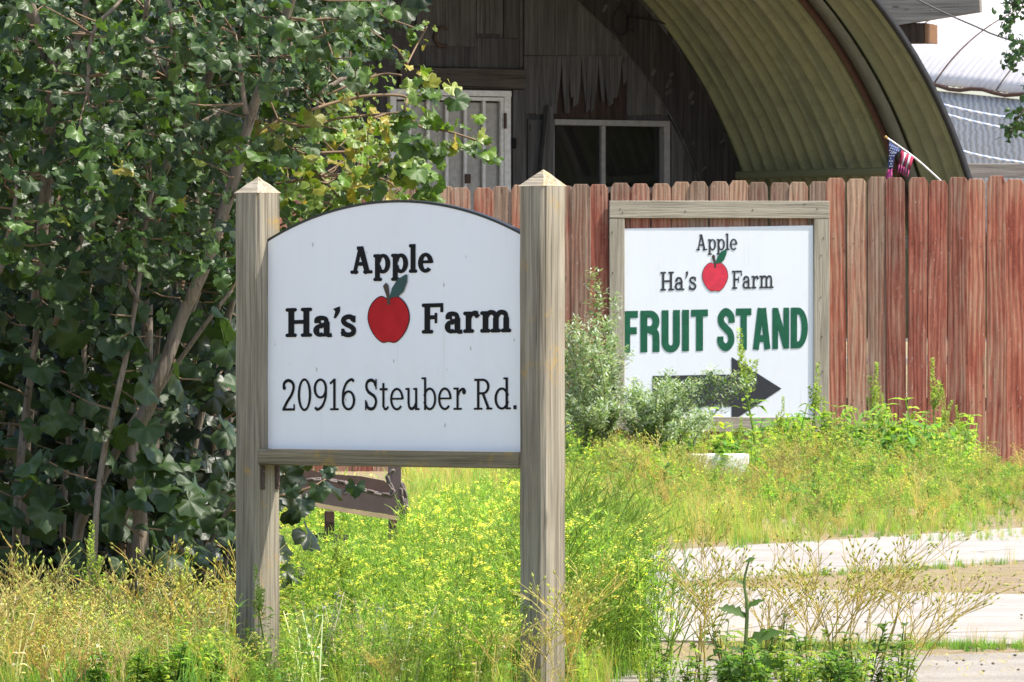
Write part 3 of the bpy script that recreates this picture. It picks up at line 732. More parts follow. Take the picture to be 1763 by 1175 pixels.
def union(polys):
    vs = []; fc = []
    for p in polys:
        p = [tuple(map(float, q)) for q in p]
        ar = sum(p[i][0]*p[(i+1) % len(p)][1]-p[(i+1) % len(p)][0]*p[i][1] for i in range(len(p)))
        if abs(ar) < 1e-7: continue
        if ar < 0: p = p[::-1]
        fc.append(list(range(len(vs), len(vs)+len(p)))); vs += [Vector(q) for q in p]
    ed = [(f[i], f[(i+1) % len(f)]) for f in fc for i in range(len(f))]
    r = delaunay_2d_cdt(vs, ed, [], 0, 1e-5)
    def inside(x, y):
        for f in fc:
            c = False; j = f[-1]
            for i in f:
                a, b = vs[i], vs[j]
                if (a.y > y) != (b.y > y) and x < (b.x-a.x)*(y-a.y)/(b.y-a.y)+a.x: c = not c
                j = i
            if c: return True
        return False
    out = []
    for f in r[2]:
        p = [r[0][i] for i in f]
        if inside(sum(q.x for q in p)/3, sum(q.y for q in p)/3): out.append(tuple(f))
    return [tuple(p) for p in r[0]], out
def word(fr, txt, pen, x0, x1, bl, tl, br, tr, off, mat, parent, gap=.05, label=None, name='lettering'):
    """x0..x1 pixel extent; baseline/cap-top pixel y at the left (bl, tl) and right (br, tr) ends"""
    polys = []; x = 0
    for ch in txt:
        if ch == ' ': x += .3; continue
        g, adv = pen.glyph(ch)
        polys += [[(x+a, b) for a, b in q] for q in g]; x += adv+gap
    V2, Fs = union(polys); xa = [v[0] for v in V2]; a, b = min(xa), max(xa)
    c = [fr.uv(x0, bl, off), fr.uv(x1, br, off), fr.uv(x1, tr, off), fr.uv(x0, tl, off)]
    V = []
    for p, q in V2:
        s = (p-a)/(b-a)
        u = (c[0][0]*(1-s)+c[1][0]*s)*(1-q)+(c[3][0]*(1-s)+c[2][0]*s)*q
        z = (c[0][1]*(1-s)+c[1][1]*s)*(1-q)+(c[3][1]*(1-s)+c[2][1]*s)*q
        V.append((u, 0, z))
    A = np.array(V); cc = (A.min(0)+A.max(0))/2
    Fs = [f if True else f for f in Fs]
    me = mesh(name, A-cc, Fs)
    o = obj(name, me, mat, parent, fr.m(cc[0], off, cc[2]))
    if label: o['label'] = label
    return o
def fshape(name, fr, pts, off, mat, parent, label=None):
    q = [fr.uv(*p, off) for p in pts]; V2, Fs = union([q]); A = np.array([(u, 0, z) for u, z in V2]); cc = (A.min(0)+A.max(0))/2
    o = obj(name, mesh(name, A-cc, Fs), mat, parent, fr.m(cc[0], off, cc[2]))
    if label: o['label'] = label
    return o
def apple(fr, x0, x1, y0, y1, off, mats, parent):
    """plain apple emblem: body, outline, stem, leaf"""
    wd, ht = x1-x0, y1-y0
    body = []
    for i in range(48):
        a = 2*math.pi*i/48
        sx = math.sin(a); cy = math.cos(a)
        rx = .5*(1+.06*cy); yy = .5*cy-.10*math.exp(-(sx/.22)**2)*(1 if cy > 0 else -.55)
        body.append((.5+rx*sx*(1.0-.10*max(0, -cy)), .5-yy))
    def pxs(pts, g=1.0): return [(x0+wd*(.5+(p-.5)*g), y0+ht*(.5+(q-.5)*g)) for p, q in pts]
    b = fshape('apple_emblem', fr, pxs(body, 1.04), off+.0006, mats[3], parent, 'red apple emblem with stem and leaf')
    fshape('apple_body', fr, pxs(body), off, mats[0], b)
    st = [(.43, -.25), (.36, -.18), (.45, .04), (.47, .2), (.54, .2), (.52, .0), (.49, -.2)]
    fshape('apple_stem', fr, pxs(st), off-.0006, mats[1], b)
    lf = [(.52, .06), (.58, -.14), (.72, -.32), (.92, -.42), (.96, -.41), (.95, -.26), (.86, -.06), (.72, .04)]
    fshape('apple_leaf', fr, pxs(lf), off-.0009, mats[2], b)

# ------------------------------------------------------------------ roadside address sign
PL = P(443.5, 0, 21.2); PR = P(934, 0, 20.5); PL.z = PR.z = 0
ang = math.atan2(PR.y-PL.y, PR.x-PL.x); LEN = (PR-PL).length
fr_s = Frame(PL, ang); PW = .0895
sign = empty('address_sign', (PL+PR)/2, 'white arched farm address sign between two wooden posts', 'sign')
def post(u, zs, za, seed):
    bm = bmesh.new(); n = 14; h = PW/2; rings = []
    for i in range(n+1):
        z = -.4+(zs+.4)*i/n; j = [random.uniform(-.0012, .0012) for _ in range(8)]; c = .010
        q = [(-h+c, -h), (h-c, -h), (h, -h+c), (h, h-c), (h-c, h), (-h+c, h), (-h, h-c), (-h, -h+c)]
        rings.append([bm.verts.new((a+j[k], b+j[(k+3) % 8], z)) for k, (a, b) in enumerate(q)])
    for a, b in zip(rings, rings[1:]):
        for k in range(8): bm.faces.new((a[k], a[(k+1) % 8], b[(k+1) % 8], b[k]))
    bm.faces.new(rings[-1])
    o = obj('post', bm_done('post', bm), M_post, sign, fr_s.m(u, 0, 0))
    bm = bmesh.new(); e = PW/2-.001
    a = [bm.verts.new(p) for p in ((-e, -e, 0), (e, -e, 0), (e, e, 0), (-e, e, 0))]; t = bm.verts.new((0.002, 0.001, za-zs))
    for k in range(4): bm.faces.new((a[k], a[(k+1) % 4], t))
    bm.faces.new(a[::-1])
    bmesh.ops.subdivide_edges(bm, edges=bm.edges[:], cuts=3, use_grid_fill=True)
    for v in bm.verts:
        if v.co.z > .004: v.co += Vector([random.uniform(-.0012, .0012) for _ in range(3)])
    obj('post_cap', bm_done('post_cap', bm), M_cap, o, fr_s.m(u, 0, zs+.0005))
    return o
pl_ = post(0, 1.265, 1.309, 1); pr_ = post(LEN, 1.270, 1.313, 2)
zr = fr_s.uv(670, 776)[1]; zrb = fr_s.uv(670, 803.5)[1]
ua, ub = PW/2-.001, LEN-PW/2+.001
me = boxmesh('rail', ub-ua+.004, .083, zr-zrb, .003); obj('rail', me, M_rail, sign, fr_s.m((ua+ub)/2, 0, (zr+zrb)/2))
# arched panel
zl = 1.134; za = 1.236; N = 40; um = (ua+ub)/2; hw = (ub-ua)/2+.012
rad = (hw*hw+(za-zl)**2)/(2*(za-zl))
top = [(um-hw+2*hw*i/N, za-rad+math.sqrt(rad*rad-(hw*(2*i/N-1))**2)) for i in range(N+1)]
panel = fpoly('panel', fr_s, [(um-hw, zr+.001), (um+hw, zr+.001)]+top[::-1], -.007, .007, M_panel, sign, px=False)
V = []
for u, z in top:
    for dz, y in ((.0005, -.0085), (.007, -.0085), (.007, .0085), (.0005, .0085)): V.append((u, y, z+dz-.0015))
Fs = [(i*4+k, i*4+4+k, i*4+4+(k+1) % 4, i*4+(k+1) % 4) for i in range(N) for k in range(4)]
obj('edge_trim', mesh('edge_trim', V, Fs), M_edge, panel, fr_s.M)
bold = Pen(.205, .135, .125); light = Pen(.10, .075, .065)
o_ = -.0085
word(fr_s, 'Apple', bold, 603, 745.6, 472, 425, 469.5, 421, o_, M_black, panel, .03)
word(fr_s, "Ha's", bold, 491.4, 613, 581, 531, 579, 528, o_, M_black, panel, .04)
word(fr_s, 'Farm', bold, 726, 880, 575, 523, 572.5, 519, o_, M_black, panel, .03)
word(fr_s, '20916', light, 486, 611.5, 707.5, 653, 706.5, 652, o_, M_black, panel, .10)
word(fr_s, 'Steuber', light, 628, 802, 707, 652.5, 706, 651, o_, M_black, panel, .08)
word(fr_s, 'Rd.', light, 815.6, 889, 706, 652.5, 705, 651.5, o_, M_black, panel, .08)
apple(fr_s, 634, 704, 508, 592, o_-.0008, (M_red, M_stemp, M_leafp, M_black), panel)
for y in (-.027, .027):
    me = boxmesh('bracket_strap', .004, .014, .062, .001); b = obj('bracket_strap', me, M_rust, sign, fr_s.m(PW/2+.0025, y, zrb-.033))
    for dz in (-.018, .016): obj('screw', boxmesh('screw', .004, .006, .006, .0015), M_chain, b, fr_s.m(PW/2+.006, y, zrb-.033+dz))

# ------------------------------------------------------------------ fruit stand sign on the fence
fs = empty('fruit_stand_sign', fr_f.m(fr_f.uv(1238, 540)[0], -.03, 0).to_translation(), 'square white fruit stand sign with arrow in a grey timber frame on the fence', 'sign')
fbox('frame_board', fr_f, 1049.5, 346, 1428, 376, -.045, -.016, M_frameH, fs)
fbox('frame_board', fr_f, 1049.5, 376.5, 1075.5, 740, -.043, -.016, M_frameV, fs)
fbox('frame_board', fr_f, 1401.5, 376.5, 1428, 716, -.043, -.016, M_frameV, fs, rot=.003)
fbox('frame_board', fr_f, 1076, 718.5, 1434, 744, -.043, -.016, M_frameH, fs, rot=.004)
panel2 = fpoly('panel', fr_f, [(1073, 394), (1400, 388.5), (1402, 719), (1073, 722)], -.027, -.014, M_panel2, fs)
for px, py in ((1072, 366), (1180, 364), (1296, 362), (1385, 352), (1407, 360), (1054, 400), (1055, 470), (1054, 515), (1414, 440), (1413, 512), (1418, 410), (1416, 640), (1415, 580), (1068, 360)):
    u, z = fr_f.uv(px, py, -.046); obj('nail', nail_me, M_rust, fs, fr_f.m(u, -.046, z))
o2 = -.0295; pen2 = Pen(.15, .10, .10)
word(fr_f, 'Apple', pen2, 1198.5, 1269.6, 431.6, 404, 431, 403, o2, M_grey, panel2, .03)
word(fr_f, "Ha's", pen2, 1136.7, 1199, 501, 468.5, 499.5, 467, o2, M_grey, panel2, .04)
word(fr_f, 'Farm', pen2, 1260, 1332, 498, 466.5, 496.5, 465, o2, M_grey, panel2, .03)
blk = Block(.19, .17, .1)
word(fr_f, 'FRUIT', blk, 1073, 1219, 608, 536, 604, 533, o2, M_green, panel2, .055)
word(fr_f, 'STAND', blk, 1234.8, 1391, 604.5, 532, 599.5, 529.5, o2, M_green, panel2, .045)
fshape('arrow', fr_f, [(1123.5, 647.5), (1259.5, 645), (1259.5, 615), (1345.5, 669.5), (1270, 719.4), (1259.5, 719.4), (1259.5, 700), (1123.5, 701.5)], o2, M_grey, panel2, 'black arrow pointing right')
apple(fr_f, 1209.5, 1253, 451, 503, o2-.001, (M_pinkred, M_stemp, M_green, M_grey), panel2)

# ------------------------------------------------------------------ flag
fl = empty('small_flag', P(1612, 304, 56.2), 'small tattered stars and stripes flag on a white stick above the fence', 'flag')
tube('flag_stick', [P(1526, 237, 56.2), P(1575, 272, 56.2), P(1620, 312, 56.2)], .007, .007, M_bar, fl, 6)
tube('stick_tip', [P(1523.5, 235, 56.2), P(1528, 238.5, 56.2)], .010, .008, plain('gold_tip', (.5, .33, .08), .4), fl, 6, m=1)
M_fb = plain('flag_blue', (.03, .05, .16), .8); M_fr = plain('flag_red', (.45, .03, .09), .8); M_fw = plain('flag_white', (.78, .76, .76), .8); M_fp = plain('flag_faded_pink', (.62, .10, .30), .8)
def cloth(name, pts, mat, par, ph=0):
    """pts: list of (left px, right px, y px) rows; rippled strip"""
    V = []; n = 6
    for j, (a, b, ya, yb) in enumerate(pts):
        for i in range(n+1):
            t = i/n; V.append(P(a+(b-a)*t, ya+(yb-ya)*t, 56.15+.03*math.sin(ph+t*5+j*.6)))
    Fs = [(j*(n+1)+i, j*(n+1)+i+1, (j+1)*(n+1)+i+1, (j+1)*(n+1)+i) for j in range(len(pts)-1) for i in range(n)]
    o = wobj(name, V, Fs, mat, par, True); md = o.modifiers.new('S', 'SOLIDIFY'); md.thickness = .002; return o
ca = cloth('canton', [(1531, 1552, 244, 259), (1530, 1546, 256, 263), (1531, 1540, 270, 271), (1529, 1537, 284, 284), (1529, 1537, 292, 292)], M_fb, fl)
star = [(0.5*(1 if k % 2 == 0 else .42)*math.sin(k*math.pi/5), .5*(1 if k % 2 == 0 else .42)*math.cos(k*math.pi/5)) for k in range(10)]
sme = mesh('star', [(a*.012, 0, b*.012) for a, b in star]+[(0, 0, 0)], [(k, (k+1) % 10, 10) for k in range(10)])
for j in range(9):
    yy = 250+j*4.6; a = 1531.5; b = 1547-max(0, (j-1))*2.6 if j < 5 else 1536.5
    x = a+(1.6 if j % 2 else 0)
    while x < b:
        obj('star', sme, M_fw, ca, Matrix.Translation(P(x+.6, yy+(x-1531)*.35*(j < 3), 56.11))); x += 3.4
cloth('faded_tail', [(1529, 1537, 291, 291), (1526, 1536, 300, 300), (1524, 1534, 312, 312)], M_fp, fl)
for k in range(5):
    a = 1552+k*4.2; y = 259+k*2.4; dx = -1.6
    cloth('stripe', [(a, a+4.3, y, y+2.4), (a+dx*2, a+dx*2+3.8, y+14, y+15), (a+dx*3.2, a+dx*3.2+3, y+24, y+25)], M_fr if k % 2 == 0 else M_fw, fl, k*.8)
    cloth('frayed_end', [(a+dx*3.2, a+dx*3.2+2.2, y+23.5, y+24.5), (a+dx*4, a+dx*4+1.2, y+38, y+38)], M_fp, fl, k)

# ------------------------------------------------------------------ steel blade with chain, carton
fb = Frame((P(600, 0, 28).x, 28, 0), R(12))
bl = empty('scraper_blade', Vector((P(600, 0, 28).x, 28, 0)), 'brown steel blade hanging in the weeds under the address sign', 'farm implement')
fpoly('blade_plate', fb, [(500, 838), (548, 838), (640, 845), (674, 857), (691, 866), (688, 889), (600, 876), (500, 858)], -.02, .0, M_steel, bl)
fpoly('blade_lip', fb, [(500, 858.5), (600, 876.5), (688, 889.5), (688, 897), (600, 884), (500, 865)], -.025, .012, M_steel_lip, bl)
fpoly('back_plate', fb, [(500, 800), (560, 816), (620, 820), (662, 828), (672, 840), (665, 858), (500, 845)], .03, .05, M_rust, bl)
fpoly('upright', fb, [(675, 780), (691, 780), (690, 862), (674, 858)], .06, .13, M_steel, bl)
fpoly('foot_plate', fb, [(540, 917), (600, 922), (596, 945), (545, 950)], .06, .08, M_steel, bl)
fbox('stand_leg', fb, 560, 880, 576, 1040, .03, .05, M_rust, bl); fbox('stand_leg', fb, 672, 885, 684, 1040, .03, .07, M_rust, bl)
ch = empty('chain', P(660, 845, 27.9), 'heavy grey chain looped over the brown steel blade', 'chain')
bmL = bmesh.new(); L_ = .034; Wd = .020; rr = .0050; ring = []
for i in range(16):
    a = 2*math.pi*i/16; cx = math.cos(a)*(Wd/2-rr)+0; cz = math.sin(a)*(Wd/2-rr)+(1 if math.sin(a) >= 0 else -1)*(L_-Wd)/2
    nrm = Vector((math.cos(a), 0, math.sin(a)))
    ring.append([bmL.verts.new(Vector((cx, 0, cz))+nrm*rr*math.cos(q)+Vector((0, 1, 0))*rr*math.sin(q)) for q in (0, 1.047, 2.094, 3.1416, 4.189, 5.236)])
for i in range(16):
    for k in range(6): bmL.faces.new((ring[i][k], ring[i][(k+1) % 6], ring[(i+1) % 16][(k+1) % 6], ring[(i+1) % 16][k]))
lme = bm_done('chain_link', bmL, True)
def chain(path, D):
    pts = [P(*p, D) for p in path]; s = spline(pts, 12); acc = 0; last = None; k = 0
    for a, b in zip(s, s[1:]):
        d = Vector(b)-Vector(a); acc += d.length
        if acc >= .0245:
            acc = 0; q = d.to_track_quat('Z', 'Y').to_matrix().to_4x4()
            obj('chain_link', lme, M_chain, ch, Matrix.Translation(Vector(b)) @ q @ Matrix.Rotation(R(35+90*(k % 2)), 4, 'Z')); k += 1
chain([(505, 832), (550, 826), (590, 832), (620, 842), (640, 848), (670, 853), (676, 846), (670, 832), (668, 822), (676, 812)], 27.93)
chain([(688, 826), (694, 838), (698, 856), (700, 880)], 27.93); chain([(692, 836), (690, 850), (694, 872), (692, 890)], 27.9)
chain([(588, 826), (600, 838), (592, 850)], 27.9)
frx = Frame(Vector((P(1240, 0, 50).x, 50, 0)), R(16))
cb = fbox('carton', frx, 1196, 782, 1290, 850, 0, .25, M_boxw, None, .006)
tag(cb, 'white carton lying in the weeds below the fruit stand sign', 'carton')
fbox('red_print', frx, 1214, 819, 1248, 824, -.0015, -.0005, M_boxr, cb, 0); fbox('dark_print', frx, 1220, 811, 1230, 815, -.0015, -.0005, M_grey, cb, 0)
#PART4
# ------------------------------------------------------------------ big shrub on the left
def lobed_leaf(nout, seed, lobes=5):
    rg = random.Random(seed); V = [(0, .30, 0)]; half = nout
    curl = rg.uniform(.2, 1.3); fold = rg.uniform(-.05, .35); tw = rg.uniform(-.4, .4); ph = rg.uniform(0, 6)
    ring1 = []; ring2 = []
    for i in range(nout):
        a = R(-158+316*i/(nout-1))
        r = .50*(.88+(.085 if lobes == 5 else .12)*math.cos(a*5.0 if lobes == 5 else a*3.1))*(1-.13*abs(a)/math.pi)*(1+.055*(-1)**i)+rg.uniform(-.02, .02)
        if i in (0, nout-1): r *= .62
        for k, ringl in ((.55, ring1), (1, ring2)):
            x = math.sin(a)*r*k; y = .30+math.cos(a)*r*k
            z = -curl*(x*x*.9+max(0, y-.25)**2*.8)+fold*abs(x)*.5+tw*x*(y-.3)+.06*math.cos(a*5)*k+.09*math.sin(a*2+ph)*k+rg.uniform(-.04, .04)*k
            ringl.append((x, y, z))
    V += ring1+ring2; n = nout; Fs = []
    for i in range(n-1):
        a, b, c, d = 1+i, 2+i, 1+n+i, 2+n+i
        Fs += [(0, b, a), (a, b, d), (a, d, c)]
    V += [(0, 0, 0), (-.012, -.25, .03), (.012, -.25, .03)]; k = len(V)-3
    Fs += [(0, k+1, k+2), (0, 1, 1+n), (0, 2*n, n)]
    V = np.array(V); C = np.ones((len(V), 3)); C[0] *= 1.25; C[-3:] *= (2.2, 1.6, 1.0)
    return V, np.array(Fs), C
LEAF = [lobed_leaf(21, s) for s in range(10)]
def orient(nrm, tip):
    z = np.array(nrm, float); z /= np.linalg.norm(z); y = np.array(tip, float); y -= z*y.dot(z); y /= np.linalg.norm(y)
    x = np.cross(y, z); return np.stack([x, y, z], 1)
def in_poly(x, y, pl):
    c = False; j = len(pl)-1
    for i in range(len(pl)):
        if (pl[i][1] > y) != (pl[j][1] > y) and x < (pl[j][0]-pl[i][0])*(y-pl[i][1])/(pl[j][1]-pl[i][1])+pl[i][0]: c = not c
        j = i
    return c
def sample(pl):
    xs = [p[0] for p in pl]; ys = [p[1] for p in pl]
    while True:
        x, y = random.uniform(min(xs), max(xs)), random.uniform(min(ys), max(ys))
        if in_poly(x, y, pl): return x, y
shrub = empty('mallow_shrub', Vector((P(215, 0, 23.3).x, 23.3, 0)), 'tall dark green shrub with lobed leaves and bare stems left of the sign', 'shrub')
STEMS = [   # pixel path, depth from/to, radius px from/to
    ([(240, 1130), (241, 960), (242, 890), (232, 834), (225, 757), (245, 727), (276, 655), (311, 553), (357, 446), (374, 398), (405, 306), (429, 204), (456, 136), (480, 68), (510, -40)], 22.6, 22.2, 14, 8),
    ([(128, 1130), (130, 936), (168, 839), (225, 735), (262, 690)], 22.7, 22.6, 9, 7),
    ([(155, 1130), (163, 900), (176, 798), (204, 665), (220, 594), (245, 441), (250, 400), (262, 330)], 22.3, 22.3, 6, 4),
    ([(26, 1130), (28, 987), (31, 860), (43, 732), (61, 589), (70, 480)], 22.4, 22.6, 9, 5),
    ([(44, 1130), (46, 940), (46, 800), (55, 700)], 22.8, 22.8, 7, 6),
    ([(255, 640), (255, 398), (282, 300), (337, 187), (374, 102), (408, 68), (440, 10)], 22.9, 22.7, 10, 5),
    ([(60, 560), (75, 380), (90, 143), (68, 68), (48, 0), (30, -60)], 22.6, 22.4, 10, 11),
    ([(90, 145), (118, 90), (143, 48), (150, -30)], 22.5, 22.4, 8, 6),
    ([(0, 470), (12, 420), (25, 360), (30, 300)], 22.3, 22.3, 5, 3),
    ([(255, 700), (300, 590), (340, 500), (390, 330), (420, 265), (485, 194), (536, 167), (600, 130)], 23.0, 23.2, 9, 4),
    ([(330, 240), (340, 218), (419, 177), (500, 153), (560, 150)], 22.6, 22.8, 6, 3),
    ([(425, 197), (413, 129), (405, 60)], 22.25, 22.2, 5, 3),
    ([(300, 1130), (330, 800), (370, 640), (400, 520), (440, 380)], 23.4, 23.2, 7, 5),
    ([(262, 690), (310, 620), (365, 545), (398, 500)], 22.5, 22.4, 5, 3),
    ([(213, 900), (240, 850), (270, 815), (300, 810)], 22.3, 22.3, 4, 2),
    ([(95, 560), (120, 470), (140, 400), (148, 300)], 22.6, 22.5, 6, 4),
    ([(105, 1130), (108, 900), (120, 720), (135, 560)], 22.9, 22.9, 6, 4),
    ([(330, 1130), (345, 980), (390, 880), (440, 830)], 23.1, 23.0, 5, 3),
    ([(150, 160), (160, 60), (200, 10), (215, -10)], 22.2, 22.2, 4, 3),
    ([(255, 0), (250, 60), (265, 75)], 22.3, 22.3, 5, 4),
    ([(240, 520), (215, 470), (205, 400), (215, 380)], 22.3, 22.3, 4, 3),
    ([(290, 0), (298, 80), (300, 100)], 22.2, 22.2, 3, 2),
]
TW = [   # thin arching twigs over the sign
    ([(536, 190), (574, 177), (638, 165), (696, 167), (697, 190), (723, 218), (768, 226), (819, 242), (842, 250)], 22.5, 4, 2),
    ([(478, 207), (530, 218), (584, 204), (693, 194)], 22.5, 3.4, 2.6),
    ([(470, 318), (543, 306), (611, 299), (662, 311), (680, 322)], 22.6, 3.2, 2),
    ([(522, 265), (604, 262), (652, 269), (690, 289), (716, 327)], 22.6, 3.2, 2),
    ([(690, 130), (660, 128), (620, 140), (560, 165)], 22.7, 2.4, 2.6),
    ([(560, 350), (590, 358), (575, 330), (540, 290)], 22.5, 2.2, 3),
    ([(487, 375), (520, 400)], 22.5, 2.2, 2),
    ([(700, 110), (716, 78), (735, 46)], 22.9, 2, 1.5),
    ([(440, 860), (500, 850), (540, 838), (560, 825)], 22.7, 3.5, 2),
]
anch = []
def stem(path, d0, d1, r0, r1, name, mat, mm=4):
    k = len(path); pts = [P(p[0]+random.uniform(-2, 2), p[1], d0+(d1-d0)*i/(k-1)+random.uniform(-.04, .04)) for i, p in enumerate(path)]
    anch.extend(Vector(q) for q in spline(pts, 3))
    return tube(name, pts, r0/F*d0, r1/F*d0, mat, shrub, 8, .06, mm)
for p, d0, d1, r0, r1 in STEMS: stem(p, d0, d1, r0, r1, 'stem', M_bark)
for p, d0, r0, r1 in TW: stem(p, d0, d0+.05, r0*.8, r1*.8, 'branch', M_twig, 5)
for i in range(34):       # deeper plain stems
    x = random.uniform(-80, 420); t = random.uniform(-60, 170); d = random.uniform(23, 25.5); y1 = random.uniform(-60, 500)
    stem([(x, 1120), (x+t*.25+random.uniform(-12, 12), 830), (x+t*.6+random.uniform(-15, 15), 560), (x+t, y1)], d, d, random.uniform(4, 8), random.uniform(2.5, 4.5), 'stem', M_bark if i % 3 else M_twig)
leaves = []   # (variant, position, matrix, tint, depth)
GREENS = [(.034, .068, .014), (.046, .092, .018), (.028, .056, .014), (.068, .125, .022), (.048, .082, .022)]
def cluster(c, n, size, spread, yel=0., bright=1.0, drop=0., hue=(1, 1, 1)):
    for _ in range(n):
        off = np.array([random.gauss(0, 1), random.gauss(0, 1), random.gauss(0, .9)])*spread
        nm = np.array([random.gauss(.32, .5), random.gauss(-.42, .5), random.gauss(.66, .42)])
        tp = np.array([random.gauss(0, .7)+off[0]*2, random.gauss(-.2, .5), random.gauss(-.55-drop, .4)])
        s = size*random.uniform(.45, 1.3); A = orient(nm, tp)*s
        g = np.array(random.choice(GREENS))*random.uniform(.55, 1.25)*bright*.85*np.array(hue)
        if random.random() < yel: g = np.array(random.choice([(.30, .24, .03), (.20, .24, .03), (.14, .20, .03)]))*random.uniform(.8, 1.2)
        leaves.append((random.randrange(len(LEAF)), np.array(c)+off, A, g))
twl = TB()
def twig_to(c, far=.26):
    a = min(anch, key=lambda q: (q-Vector(c)).length+max(0, q.z-c[2])*.8)
    d = (a-Vector(c)).length
    if d < far:
        mid = (a+Vector(c))/2+Vector((random.uniform(-.03, .03), random.uniform(-.03, .03), -.04*d))
        twl.stalk([tuple(a), tuple(mid), tuple(c)], .004, .002, np.array((.16, .11, .06)), 4)
shade_canopy = [(-160, -620), (520, -560), (640, -300), (700, -60), (-160, -60)]  # extra unseen leaf layers above the frame, added to shade the interior
UP = [(-90, -120), (690, -120), (650, 40), (615, 110), (570, 180), (500, 235), (450, 330), (430, 420), (430, 500), (-90, 500)]
LO = [(-90, 470), (440, 470), (430, 1020), (-90, 1020)]
def fill(pl, n, d0, d1, k, size, spread, skip=None, **kw):
    for _ in range(n):
        x, y = sample(pl)
        if skip and skip(x, y): continue
        d = random.uniform(d0, d1); c = P(x, y, d); cluster(c, random.randint(*k), size, spread, **kw); twig_to(c)
fill_on = True
gap = lambda x, y: (300 < x < 410 and 520 < y < 720 and random.random() < .72)
fill(UP, 470, 21.9, 23.3, (4, 8), .060, .045, yel=.012, bright=1.3)
fill(UP, 260, 23.3, 26.0, (6, 9), .088, .075, bright=.6)  # deep leaves darker in colour, standing in for interior shade
fill(shade_canopy, 300, 23.9, 26.5, (6, 9), .085, .085)
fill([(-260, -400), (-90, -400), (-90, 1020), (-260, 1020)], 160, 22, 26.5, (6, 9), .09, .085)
fill(LO, 95, 22.2, 23.2, (3, 6), .112, .075, gap, bright=.42)  # low leaves darkened in colour to imitate shade under the crown
fill(LO, 360, 23.2, 26.6, (5, 9), .105, .085, gap, bright=.30)  # low back leaves darker still, shade put into the leaf colour
fill([(440, 220), (600, 185), (660, 200), (700, 300), (640, 350), (560, 380), (500, 395), (445, 410)], 62, 22.4, 23.6, (3, 6), .060, .045, yel=.35, bright=2.2, hue=(1.5, 1.25, .6))  # pale young leaves, with sunlit glow also put into their colour
fill([(590, 90), (680, 110), (700, 200), (720, 320), (600, 330), (540, 230)], 34, 23.6, 24.4, (5, 8), .034, .06, yel=.40, bright=2.8, hue=(1.4, 1.2, .6))  # small leaves farther back, backlit glow put into a lighter tint
for x, y, n, s, yl in ((745, 130, 4, .052, .6), (725, 150, 3, .05, .3), (752, 160, 3, .05, .1), (715, 118, 3, .03, .5), (705, 210, 5, .042, .1), (722, 230, 6, .05, .1), (748, 215, 5, .045, .05),
                       (700, 262, 5, .05, .1), (738, 250, 5, .05, .05), (770, 236, 4, .04, .1), (800, 205, 5, .032, .1), (798, 240, 4, .04, .3), (820, 245, 4, .035, .05), (838, 250, 5, .042, 0), (846, 262, 3, .04, 0),
                       (712, 290, 5, .05, .1), (735, 300, 5, .05, .05), (745, 325, 4, .045, .05), (720, 335, 5, .04, .1), (690, 285, 4, .045, .4), (660, 270, 4, .045, .2), (640, 300, 4, .045, .1), (605, 310, 4, .05, .1),
                       (700, 90, 3, .018, .3), (712, 78, 4, .016, .4), (722, 62, 3, .015, .4), (735, 46, 3, .014, .9), (690, 105, 3, .02, .3),
                       (515, 372, 4, .055, .05), (560, 340, 5, .055, .2), (540, 365, 3, .05, .05), (590, 345, 4, .05, .1), (610, 350, 3, .05, .1), (500, 340, 4, .055, .1)):
    c = P(x, y, 22.45+random.uniform(-.1, .1)); cluster(c, n, s*1.35, .018, yel=yl, bright=1.9, drop=.5, hue=(1.3, 1.2, .7))  # twig-end leaves, sunlit look partly put into the tint
for x, y, s, nm, tp in ((517, 868, .062, (.1, -.8, .5), (.5, 0, -.6)), (546, 842, .07, (.3, -.9, .3), (.2, -.1, -.9)), (614, 838, .062, (-.3, -.9, .2), (-.1, -.1, -.9)), (555, 818, .05, (0, -.8, .5), (.6, 0, -.5)), (500, 845, .05, (0, -.9, .3), (.3, 0, -.9)), (575, 812, .045, (0, -.8, .5), (-.6, 0, -.5))):
    leaves.append((3, np.array(P(x, y-12, 22.6)), orient(nm, tp)*s*1.1, np.array((.028, .055, .025))))
tw = obj('twigs', npmesh('twigs', *[a-np.array([0, 0, 0]) if i == 0 else a for i, a in enumerate(twl.done())]), None, shrub); tw['kind'] = 'stuff'
tw.data.materials.append(M_twig)
# the 300 leaves that show largest are parts of their own
def to_px(p): return 881.5+p[0]/p[1]*F, 587.5-(p[2]-H)/p[1]*F
best = {}
for i, (k, p, A, g) in enumerate(leaves):
    x, y = to_px(p)
    if 0 < x < 870 and 0 < y < 1000 and not (463 < x < 891 and 400 < y < 800):
        key = (int(x/14), int(y/14))
        if key not in best or p[1] < leaves[best[key]][1][1]: best[key] = i
hero = sorted(best.values(), key=lambda i: -np.linalg.norm(leaves[i][2][:, 0])*np.clip((23.6-leaves[i][1][1]), .05, 1))[:300]
hs_ = set(hero)
hm = {}
for i in hero:
    k, p, A, g = leaves[i]; ci = GREENS.index(min(GREENS, key=lambda q: sum((a-b)**2 for a, b in zip(q, g)))) if g[0] < .12 else 9
    if (k, ci) not in hm:
        V, Fc, C = LEAF[k]; t = np.array(GREENS[ci])*1.1 if ci < 9 else np.array((.22, .22, .03))
        hm[k, ci] = npmesh('leaf', V, Fc, C*t); hm[k, ci].materials.append(M_leaf)
    M4 = Matrix([list(A[r])+[p[r]] for r in range(3)]+[[0, 0, 0, 1]])
    obj('leaf', hm[k, ci], None, shrub, M4)
stuff('foliage', LEAF, [l for i, l in enumerate(leaves) if i not in hs_], M_leaf, None, None, shrub)

